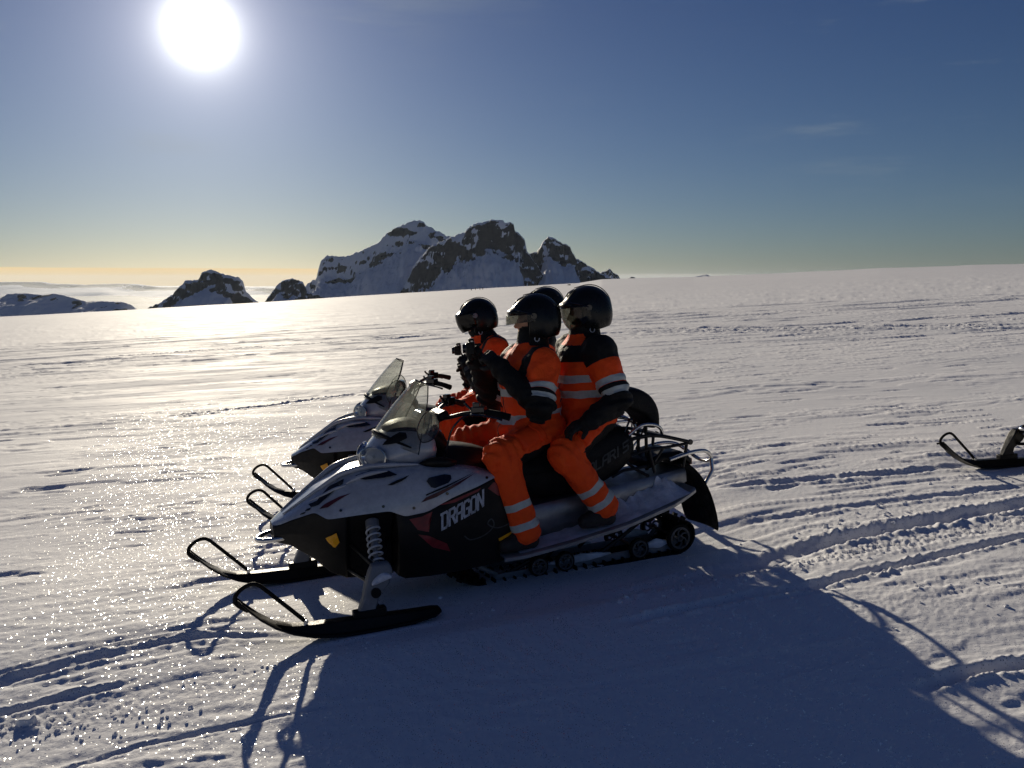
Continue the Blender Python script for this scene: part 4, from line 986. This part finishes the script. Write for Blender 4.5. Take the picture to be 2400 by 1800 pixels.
def person(frame, J, label, group, yoke='driver', helmet='open', hand_curl=55, seed=0.):
    """J: joint positions in the machine's own frame, metres"""
    root = bpy.data.objects.new('person', None); COL.objects.link(root); root.matrix_world = frame
    tag(root, label, 'person', group)
    g = lambda k: np.array(J[k], float)
    hx, hy = math.cos(R(J['yaw'])), math.sin(R(J['yaw'])); pit = R(J.get('pitch', 0))
    fw = Vector((hx*math.cos(pit), hy*math.cos(pit), -math.sin(pit))); lf = Vector((-hy, hx, 0)); up = fw.cross(lf)
    HM = np.array([list(fw), list(lf), list(up)]).T            # head-local -> machine frame
    hc = g('head'); hp = lambda x, y, z: hc+HM @ np.array([x, y, z])
    P = []
    def C(a, b, ra, rb, k, o): P.append(('c', np.array(a, float), np.array(b, float), ra, rb, k, o))
    def E_(c_, r, k, o, M=None): P.append(('e', np.array(c_, float), r, M, k, o))
    tilt = g('chest')-g('pelvis'); tilt /= np.linalg.norm(tilt)
    zz = tilt; yy = np.array([0, 1, 0.]); xx = np.cross(yy, zz); xx /= np.linalg.norm(xx); TM = np.stack([xx, yy, zz], 1)
    E_(g('pelvis'), (.175, .195, .140), .05, 'torso', TM); E_((g('pelvis')+g('chest'))/2, (.180, .200, .160), .05, 'torso', TM); E_(g('chest'), (.172, .210, .165), .05, 'torso', TM); E_(g('pelvis')+np.array([.040, 0, .0]), ((.195, .205, .10) if yoke == 'driver' else (.170, .195, .10)), .03, 'torso', TM)
    C(g('shL')*[1, .8, 1], g('shR')*[1, .8, 1], .098, .098, .05, 'torso')
    C(g('chest')+tilt*.06, g('neck'), .13, .085, .05, 'torso'); C(g('neck')-tilt*.02, g('neck')+(hc-g('neck'))*.36, .108, .094, .03, 'collar')
    C(g('neck'), hp(-.01, 0, -.05), .058, .056, .015, 'collar')
    for s in 'LR':
        C(g('sh'+s), g('el'+s), .102, .084, .035, 'upper'+s); C(g('el'+s), g('wr'+s), .076, .058, .03, 'fore'+s)
        hip = g('hip'+s); C(hip, g('kn'+s), .122, .088, .05, 'thigh'+s); C(g('kn'+s), g('an'+s), .092, .078, .04, 'shin'+s)
        C(g('kn'+s)+(g('an'+s)-g('kn'+s))*.70, g('an'+s)+(g('an'+s)-g('kn'+s))*.05, .078, .084, .02, 'shin'+s)
    # head and face
    E_(hp(-.008, 0, .012), (.098, .078, .108), .015, 'head', HM); E_(hp(.022, 0, -.060), (.070, .058, .062), .03, 'head', HM)
    C(hp(.090, 0, .012), hp(.112, 0, -.026), .010, .014, .012, 'head'); C(hp(.098, -.016, -.024), hp(.098, .016, -.024), .009, .009, .01, 'head')
    C(hp(.089, -.018, -.056), hp(.089, .018, -.056), .0085, .0085, .007, 'head'); C(hp(.087, -.015, -.069), hp(.087, .015, -.069), .0085, .0085, .007, 'head')
    E_(hp(.078, 0, -.094), (.018, .022, .016), .015, 'head', HM)
    for s in (-1, 1): C(hp(.080, .018*s, .030), hp(.078, .048*s, .026), .012, .010, .012, 'head'); E_(hp(.0, .080*s, -.01), (.022, .010, .032), .008, 'head', HM); E_(hp(.079, .032*s, .008), (.013, .015, .010), .004, 'head', HM)
    limbs = [(g('sh'+s), g('el'+s), g('wr'+s)) for s in 'LR']+[(g('hip'+s), g('kn'+s), g('an'+s)) for s in 'LR']
    def wrinkle(Q):
        dh = np.linalg.norm(Q-hc, axis=1); am = sst(dh, .15, .20)
        q = Q+.04*np.stack([pn3(Q*5+seed), pn3(Q*5+9+seed), pn3(Q*5+20)], 1)
        w_ = .0150*(np.abs(pn3(q*np.array([8, 8, 13.])+seed))-.25)+.0045*(np.abs(pn3(q*21+seed))-.25)
        for (a, b, c_) in limbs:                              # cloth bunches across the joint on its inner side
            dj = np.linalg.norm(Q-b, axis=1); ax = (b-a)/np.linalg.norm(b-a); u_ = (Q-b)@ax
            w_ = w_+.014*np.sin(u_*115+2.2*pn3(Q*9+seed))*np.exp(-(dj/.12)**2)
            d2 = np.linalg.norm(Q-c_, axis=1); ax2 = (c_-b)/np.linalg.norm(c_-b); w_ = w_+.006*np.sin(((Q-c_)@ax2)*95+2*pn3(Q*11+seed))*np.exp(-(d2/.11)**2)
        ht = (Q-g('pelvis'))@tilt; w_ = w_+.007*np.sin(ht*62+3.0*pn3(Q*6+seed))*np.exp(-((ht-.09)/.09)**2)+.005*np.sin(ht*50+9+3.5*pn3(Q*5+seed))*np.exp(-((ht-.30)/.10)**2)*sst(np.abs(Q[:, 1]), .05, .15)
        return w_*am
    lo, hi = prim_bounds(P); V, F = surface_net(field(P, wrinkle), lo, hi, .0095); V = smooth_v(V, F, 1, .35)
    Ds = []; Ts = []
    for p in P:
        d, t_ = prim_d(V, p); Ds.append(d); Ts.append(t_)
    own = np.argmin(np.stack(Ds), 0); T = np.stack(Ts)[own, np.arange(len(V))]; names = np.array([p[-1] for p in P])[own]
    zb = np.full(len(V), -1.); zr = np.full(len(V), -1.); zs = np.full(len(V), -1.)
    hgt = (V-g('pelvis'))@tilt; tot = (g('neck')-g('pelvis'))@tilt
    def setm(z, mask, val): z[mask] = np.maximum(z[mask], val[mask])
    tor = (names == 'torso') | (names == 'collar')
    lat = np.abs(V[:, 1]); nz = .012*pn3(V*16)
    bandf = lambda x, c_, w_: w_-np.abs(x-c_)
    setm(zr, tor, bandf(hgt+nz*.4, tot*(.16 if yoke == 'driver' else .29), .024)); setm(zr, tor, bandf(hgt+nz*.4, tot*.50, .024))
    fx = (V-g('chest'))@xx
    if yoke == 'driver':
        arm_ = (names == 'upperL') | (names == 'upperR'); hh_ = hgt-tot*.60
        st_ = np.minimum(.046-np.abs(lat-.192+.35*np.maximum(0, tot*.86-hgt)), hgt-tot*.50)
        setm(zb, tor, st_); setm(zb, arm_ & (T < .6), st_); setm(zb, tor & (fx < -.05) & (lat < .11), hgt-tot*.90)
    else:
        setm(zb, tor, hgt-tot*.74)
        setm(zb, tor & (fx < -.09), hgt-tot*.74)
    col = names == 'collar'; setm(zb, col, np.full(len(V), 1.)); 
    cst = ((V-g('neck'))@tilt); fr = (V-g('neck'))@np.array([fw.x, fw.y, 0])
    zb[(cst < .045) & (fr > .02) & (cst > -.02) & (lat < .13)] = -1
    for s in 'LR':
        u_ = names == 'upper'+s; f_ = names == 'fore'+s; sn = names == 'shin'+s
        setm(zr, u_, bandf(T*.32, .200, .021)); setm(zr, u_, bandf(T*.32, .272, .019)); setm(zb, u_, T-.70)
        setm(zb, u_, np.full(len(V), -1.) if yoke == 'driver' else .22-T); setm(zb, f_, np.full(len(V), 1.)); 
        full = np.linalg.norm(g('an'+s)-g('kn'+s)); tt = ((V-g('kn'+s))@(g('an'+s)-g('kn'+s)))/full
        setm(zr, sn, bandf(tt+nz*.4, full*.66, .021)); setm(zr, sn, bandf(tt+nz*.4, full*.93, .021))
    hd = names == 'head'; setm(zs, hd, np.full(len(V), 1.)); loc = (V-hc)@HM
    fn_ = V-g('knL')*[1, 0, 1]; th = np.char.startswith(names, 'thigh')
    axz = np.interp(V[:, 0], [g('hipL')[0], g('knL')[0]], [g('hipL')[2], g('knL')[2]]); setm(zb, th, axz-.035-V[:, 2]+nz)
    hk = hd & ((loc[:, 0] < .040) | (loc[:, 2] < -.085)); zs[hk] = -1; zb[hk] = 1
    zip_ = .006-np.abs(V[:, 1]); setm(zb, tor & (fx > .06), zip_)
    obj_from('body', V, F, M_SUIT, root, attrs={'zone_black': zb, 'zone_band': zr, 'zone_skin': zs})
    M_POCK = mat('orange_pocket_cloth', (.94, .068, .007), .72, bump=.5, bscale=30, var=.08, spec=.25)
    for s in 'LR':
        a, b = g('hip'+s), g('kn'+s); ax = Vector(b-a).normalized(); c0 = Vector(a+(b-a)*.55); sg = 1 if s == 'L' else -1
        n_ = Vector((0, sg*.85, .52)); n_ = (n_-ax*n_.dot(ax)).normalized(); w_ = ax.cross(n_); rot = Matrix((ax, w_, n_)).transposed()
        bvb = BVHTree.FromPolygons([Vector(v) for v in V], [tuple(int(i) for i in f) for f in F]) if s == 'L' else bvb
        def drape(name, m_, lx, ly, c1, off):
            pts = []; ok = True
            for i in range(7):
                row = []
                for j in range(7):
                    o_ = c1+ax*(lx*(i/6-.5))+w_*(ly*(j/6-.5))+n_*.135; hit = bvb.ray_cast(o_, -n_)
                    if hit[0] is None: ok = False; break
                    row.append(tuple(hit[0]+n_*off))
                if not ok: return
                pts.append(row)
            MB().loft(pts, caps=False).build(name, m_, root, solid=.005, thick_off=1)
        drape('pocket', M_POCK, .17, .12, c0, .002); drape('pocket_flap', M_POCK, .05, .13, c0-ax*.075, .007)
    # ---- helmet
    def hfield(lo, n, h):
        ax = [lo[q]+np.arange(n[q])*h for q in range(3)]; Q = np.stack(np.meshgrid(*ax, indexing='ij'), -1)
        o = ell_d(Q, (-.012, 0, .018), (.150, .128, .142)); o2 = ell_d(Q, (-.03, 0, -.045), (.125, .121, .115)); k = .04
        hh = np.clip(.5+.5*(o-o2)/k, 0, 1); o = o*(1-hh)+o2*hh-k*hh*(1-hh)
        inn = o+.020
        pk = ell_d(Q, (.118, 0, .060), (.040, .092, .020)); hh = np.clip(.5+.5*(o-pk)/.03, 0, 1); o = o*(1-hh)+pk*hh-.03*hh*(1-hh)
        d = np.maximum(o, -inn)
        x, y, z = Q[..., 0], Q[..., 1], Q[..., 2]
        face = np.maximum(np.maximum(.030+.18*np.maximum(0, -z)*.6-x, z-.040), -(z+.30)); d = np.maximum(d, -face)
        return np.maximum(d, -(z+.118+.10*x))
    Vh, Fh = surface_net(hfield, (-.19, -.15, -.15), (.18, .15, .18), .0058); Vh = smooth_v(Vh, Fh, 3, .5)
    he = obj_from('helmet', hc+Vh@HM.T, Fh, M_HELM, root)
    a0, a1, m_, sc, hh_ = {'open': (6, -16, M_VISOR, 1.10, .2), 'clear': (10, -52, M_VISOR, 1.06, .0), 'tint': (16, -46, M_TINT, 1.13, .1)}[helmet]
    rows = []; NA = 25
    for i in range(9):
        t_ = i/8; e_ = R(a0+(a1-a0)*t_); row = []
        for j in range(NA):
            az_ = R(-88+176*j/(NA-1)); q = abs(j/(NA-1)*2-1); e2 = e_ if not i == 8 else e_+R(14)*q**3
            rx = .155*sc*(1+hh_*t_*.35*math.cos(az_)); row.append(tuple(hp(-.01+rx*math.cos(e2)**.5*math.cos(az_), .128*1.05*math.cos(e2)**.5*math.sin(az_), .03+.150*math.sin(e2))))
        rows.append(row)
    vz = MB(); vz.loft(rows, caps=False).build('visor', m_, he, solid=.003, angle=80)
    MB().tube(rows[-1], .0028, 6).build('visor_edge', M_CLEAR if helmet != 'tint' else M_GLOSS, he)
    for s in (1, -1): MB().tube([tuple(hp(.0, .122*s, .028)), tuple(hp(.0, .139*s, .028))], [.022, .018], 14).build('pivot', M_GREY if helmet == 'tint' else M_GLOSS, he)
    for s in (1, -1):
        MB().tube([tuple(hp(.112, .030*s, .100)), tuple(hp(.085, .036*s, .128)), tuple(hp(.045, .038*s, .148))], [.003, .006, .003], 10, smooth=3).build('vent', M_GLOSS, he)
        MB().tube([tuple(hp(-.10, .05*s, .115)), tuple(hp(-.135, .052*s, .075))], [.006, .006], 8).build('vent', M_GLOSS, he)
        MB().tube([tuple(hp(.126, .030*s, .078)), tuple(hp(.098, .086*s, .070)), tuple(hp(.040, .126*s, .050)), tuple(hp(.004, .138*s, .032))], .0045, 8, smooth=4).build('visor_frame', M_GLOSS, he)
    MB().tube([tuple(hp(-.165, 0, .01)), tuple(hp(-.155, 0, .075)), tuple(hp(-.11, 0, .135)), tuple(hp(-.04, 0, .163)), tuple(hp(.05, 0, .155))], .0028, 6, smooth=4).build('seam', M_RUBBER, he)
    st = MB().tube([tuple(hp(-.012, .095, -.09)), tuple(hp(.01, .085, -.125)), tuple(hp(.03, .0, -.142)), tuple(hp(.01, -.085, -.125)), tuple(hp(-.012, -.095, -.09))], .006, 6, smooth=3).build('chin_strap', M_RUBBER, he)
    rg = [tuple(hp(-.005+.014*math.cos(2*math.pi*k/8), .100+.002, -.108+.016*math.sin(2*math.pi*k/8))) for k in range(8)]
    MB().tube(rg, .0032, 6, closed=True).build('strap_ring', M_SILVER, he)
    # ---- gloves and boots
    for s, sg in (('L', 1), ('R', -1)):
        d = Vector(J['ha'+s])-Vector(J['wr'+s]); HP = hand_prims(J['wr'+s], d, J['pn'+s], hand_curl, sg)
        lo, hi = prim_bounds(HP, .02); Vg, Fg = surface_net(field(HP), lo, hi, .0055); go = obj_from('glove', smooth_v(Vg, Fg, 1, .4), Fg, M_GLOVE, root)
        wv = Vector(J['wr'+s]); fv = (wv-Vector(J['el'+s])).normalized()
        MB().tube([wv-fv*.075, wv-fv*.04, wv+fv*.005, wv+fv*.025], [.058, .055, .042, .034], 16).build('cuff', M_CUFF, go, subd=1)
        an = g('an'+s); dn = (g('an'+s)-g('kn'+s)); dn /= np.linalg.norm(dn); toe = g('toe'+s); heel = toe*.0+an+np.array([-.035, 0, 0]); heel[2] = toe[2]+.005
        BP = [('c', an-dn*.02, heel+np.array([.03, 0, .03]), .068, .055, .03, 'b'), ('c', heel, toe, .048, .046, .03, 'b'), ('c', heel+np.array([.06, 0, .05]), toe+np.array([-.05, 0, .01]), .045, .045, .03, 'b')]
        lo, hi = prim_bounds(BP, .02); Vb, Fb = surface_net(field(BP), lo, hi, .009); Vb[:, 2] = np.maximum(Vb[:, 2], toe[2]-.036); obj_from('boot', smooth_v(Vb, Fb, 1, .4), Fb, M_BOOT, root)
    return root

F1, F2 = sled_frame(*SLEDS[0]), sled_frame(*SLEDS[1])
def seated(dx=0, **kw):
    J = dict(pelvis=(-1.30, 0, .84), chest=(-1.275, 0, 1.14), neck=(-1.315, 0, 1.305), head=(-1.335, 0, 1.475), yaw=-22, pitch=3,
             shL=(-1.29, .205, 1.225), shR=(-1.29, -.205, 1.225), elL=(-1.205, .325, .995), elR=(-1.14, -.29, .99), wrL=(-1.045, .115, 1.225), wrR=(-1.00, -.12, 1.25),
             haL=(-.985, .05, 1.31), haR=(-.945, -.06, 1.335), pnL=(.2, -1, .1), pnR=(.2, 1, .1),
             hipL=(-1.33, .105, .81), hipR=(-1.33, -.105, .81), knL=(-.965, .285, .735), knR=(-.965, -.285, .735), anL=(-1.075, .325, .305), anR=(-1.075, -.325, .305),
             toeL=(-.955, .325, .228), toeR=(-.955, -.325, .228))
    J.update(kw)
    return J
person(F1, seated(), 'driver of the nearest snowmobile, orange and black suit, both hands raised with a camera', 'riders in orange suits', seed=1.3)
PASS = dict(pelvis=(-1.67, 0, .895), chest=(-1.655, 0, 1.18), neck=(-1.665, 0, 1.335), head=(-1.685, 0, 1.505), yaw=-16, pitch=6,
            shL=(-1.67, .205, 1.265), shR=(-1.67, -.205, 1.265), elL=(-1.70, .335, .985), elR=(-1.70, -.335, .985), wrL=(-1.49, .365, .885), wrR=(-1.49, -.365, .885),
            haL=(-1.38, .335, .850), haR=(-1.38, -.335, .850), pnL=(0, -.35, -1), pnR=(0, .35, -1),
            hipL=(-1.67, .115, .865), hipR=(-1.67, -.115, .865), knL=(-1.36, .30, .695), knR=(-1.36, -.30, .695), anL=(-1.575, .325, .385), anR=(-1.575, -.325, .385), toeL=(-1.46, .325, .290), toeR=(-1.46, -.325, .290))
person(F1, seated(**PASS), 'passenger behind the nearest driver, upright, gloved hand on thigh, broad black shoulders', 'riders in orange suits', 'passenger', 'clear', 26, 4.1)
person(F2, seated(pelvis=(-1.34, 0, .84), chest=(-1.32, 0, 1.11), neck=(-1.285, 0, 1.285), head=(-1.235, 0, 1.455), yaw=-6, pitch=12, shL=(-1.36, .205, 1.215), shR=(-1.36, -.205, 1.215),
                  elL=(-1.235, .285, .955), elR=(-1.18, -.28, .96), wrL=(-1.14, .14, 1.10), wrR=(-1.13, -.13, 1.05), haL=(-1.09, .07, 1.18), haR=(-1.10, -.06, 1.12)),
       'leaning driver of the snowmobile behind, dark visor down, looking at a small camera', 'riders in orange suits', 'driver', 'tint', 55, 7.7)
p2 = dict(PASS); p2.update(head=(-1.775, 0, 1.515), neck=(-1.735, 0, 1.335), chest=(-1.70, 0, 1.18), shL=(-1.72, .205, 1.265), shR=(-1.72, -.205, 1.265))
person(F2, seated(**p2), 'rear rider almost hidden, only a black helmet showing between the two nearer helmets', 'riders in orange suits', 'passenger', 'clear', 26, 11.)

def camera_thing(frame, pos, yaw, label):
    r = bpy.data.objects.new('camera', None); COL.objects.link(r)
    r.matrix_world = frame @ Matrix.Translation(pos) @ Matrix.Rotation(R(yaw), 4, 'Z'); tag(r, label, 'camera')
    MB().box((0, 0, 0), (.038, .118, .076)).box((.0, 0, .046), (.034, .045, .022)).box((.016, .042, 0), (.03, .03, .07)).build('camera_body', M_BLACK, r, bevel=.006)
    MB().tube([(.018, -.01, -.002), (.034, -.01, -.002), (.036, -.01, -.002), (.054, -.01, -.002)], [.030, .030, .027, .027], 18).build('lens', M_GLOSS, r, bevel=.002)
    MB().tube([(-.004, .038, .038), (-.004, .038, .045)], .007, 12).build('shutter_button', M_CHROME, r)
    MB().tube([(0, -.06, .03), (-.01, -.075, -.02), (-.03, -.06, -.09), (-.05, -.02, -.13), (-.06, .03, -.10), (-.03, .07, -.03), (0, .06, .03)], .004, 6, smooth=4).build('strap', M_RUBBER, r)
camera_thing(F1, (-.935, -.015, 1.335), -20, 'small black camera held up by the nearest driver')
camera_thing(F2, (-1.075, .005, 1.215), -5, 'black camera in the hands of the leaning driver behind')

# ------------------------------------------------------------------ far group out on the ice cap
def gz1(x, y): return float(macro(np.array([x*1.]), np.array([y*1.]))[0])
HP_ = [('e', np.array([0, 0, 1.0]), (.17, .24, .36), None, .06, 'b'), ('c', np.array([0, .11, .85]), np.array([0, .12, .08]), .11, .08, .05, 'b'), ('c', np.array([0, -.11, .85]), np.array([.05, -.13, .08]), .11, .08, .05, 'b'),
       ('c', np.array([0, .24, 1.32]), np.array([.05, .32, .85]), .08, .06, .05, 'b'), ('c', np.array([0, -.24, 1.32]), np.array([.08, -.3, .88]), .08, .06, .05, 'b'), ('c', np.array([0, 0, 1.3]), np.array([0, 0, 1.5]), .1, .07, .05, 'b'), ('e', np.array([.0, 0, 1.62]), (.14, .13, .15), None, .03, 'b')]
lo, hi = prim_bounds(HP_); Vf, Ff = surface_net(field(HP_), lo, hi, .03)
M_FAR = mat('dark_winter_suit', (.05, .025, .02), .7, var=.3)
first = None
for i, (x, y, rz) in enumerate(((-24.6, 600, .3), (-21.8, 606, 1.4), (-19.6, 598, -2.))):
    if first is None: first = obj_from('person', Vf, Ff, M_FAR); o = first
    else: o = first.copy(); COL.objects.link(o)
    o.location = (x, y, gz1(x, y)); o.rotation_euler = (0, 0, rz)
    tag(o, ('leftmost of three tiny dark figures far out on the ice', 'middle one of three tiny dark figures far out on the ice', 'rightmost of three tiny dark figures far out on the ice')[i], 'person', 'tiny distant figures on the ice')
ms = MB().loft(hood_secs()); ms.box((-1.4, 0, .55), (1.1, .36, .4)).box((-1.4, 0, .2), (1.7, .38, .3)).box((-.45, 0, .95), (.05, .3, .4), Matrix.Rotation(R(35), 3, 'Y'))
for s in (1, -1): ms.box((0, .5*s, .05), (1.0, .14, .07)).box((-.1, .45*s, .2), (.1, .1, .3))
def far_sled(x, y, yaw, label):
    o = far_sled.o.copy() if hasattr(far_sled, 'o') else ms.build('snowmobile', M_BLACK)
    if hasattr(far_sled, 'o'): COL.objects.link(o)
    far_sled.o = o
    m_ = sled_frame((0, 0), yaw); m_.translation = (x, y, gz1(x, y)); o.matrix_world = m_; tag(o, label, 'snowmobile')
far_sled(37.5, 600, 150, 'speck of a snowmobile far out on the ice between the helmets')
far_sled(-27.5, 602, 100, 'speck of a snowmobile far out on the ice beside three tiny figures')

# ------------------------------------------------------------------ broken crust lying on the snow
rs = np.random.RandomState(8); vv = []; ff = []; cl = MB()
def clod(x, y, s, sq=.6):
    n = 7; z = float(ground_z(x, y)[0]); V = []
    for k in range(n):
        a = 2*math.pi*k/n; r_ = s*rs.uniform(.6, 1.15); V.append((x+r_*math.cos(a), y+r_*math.sin(a), z-s*.25))
    for k in range(n):
        a = 2*math.pi*(k+.3)/n; r_ = s*rs.uniform(.35, .85); V.append((x+r_*math.cos(a), y+r_*math.sin(a), z+s*sq*rs.uniform(.5, 1.2)))
    cl.add(V, [tuple(range(n, 2*n))]+[(k, (k+1) % n, n+(k+1) % n, n+k) for k in range(n)])
for (cx, cy, ax, ay, an, N, s0, s1) in [(-1.85, 3.42, .55, .10, 10, 90, .004, .012), (-1.0, 3.95, .40, .06, 22, 40, .004, .011), (1.9, 5.0, 1.5, .10, 22, 70, .006, .016), (2.3, 4.3, .8, .35, 20, 30, .005, .012), (3.2, 6.2, 2, .4, 20, 60, .008, .02), (-.35, 4.5, .25, .12, 20, 14, .005, .012)]:
    c_, s_ = math.cos(R(an)), math.sin(R(an))
    for k in range(N):
        a, b = rs.normal()*ax*.6, rs.normal()*ay*.6; clod(cx+a*c_-b*s_, cy+a*s_+b*c_, rs.uniform(s0, s1)*(1 if rs.rand() > .06 else 1.5))
tag(cl.build('snow_crumbs', SNOW, smooth=False), 'crumbs of broken snow crust scattered along the ruts', kind='stuff')
ch = MB(); cx, cy = -2.02, 3.50; z0 = float(ground_z(cx, cy)[0])
ch.loft([[(cx-.055, cy, z0-.02), (cx-.02, cy-.028, z0-.02), (cx+.04, cy-.02, z0-.02), (cx+.045, cy+.025, z0-.02), (cx-.025, cy+.04, z0-.02)], [(cx-.045, cy, z0+.012), (cx-.02, cy-.02, z0+.03), (cx+.022, cy-.012, z0+.020), (cx+.03, cy+.018, z0+.034), (cx-.02, cy+.03, z0+.022)]], closed=True)
tag(ch.build('snow_chunk', SNOW, bevel=.006), 'angular lump of broken snow crust in the lower left ruts', 'snow chunk')
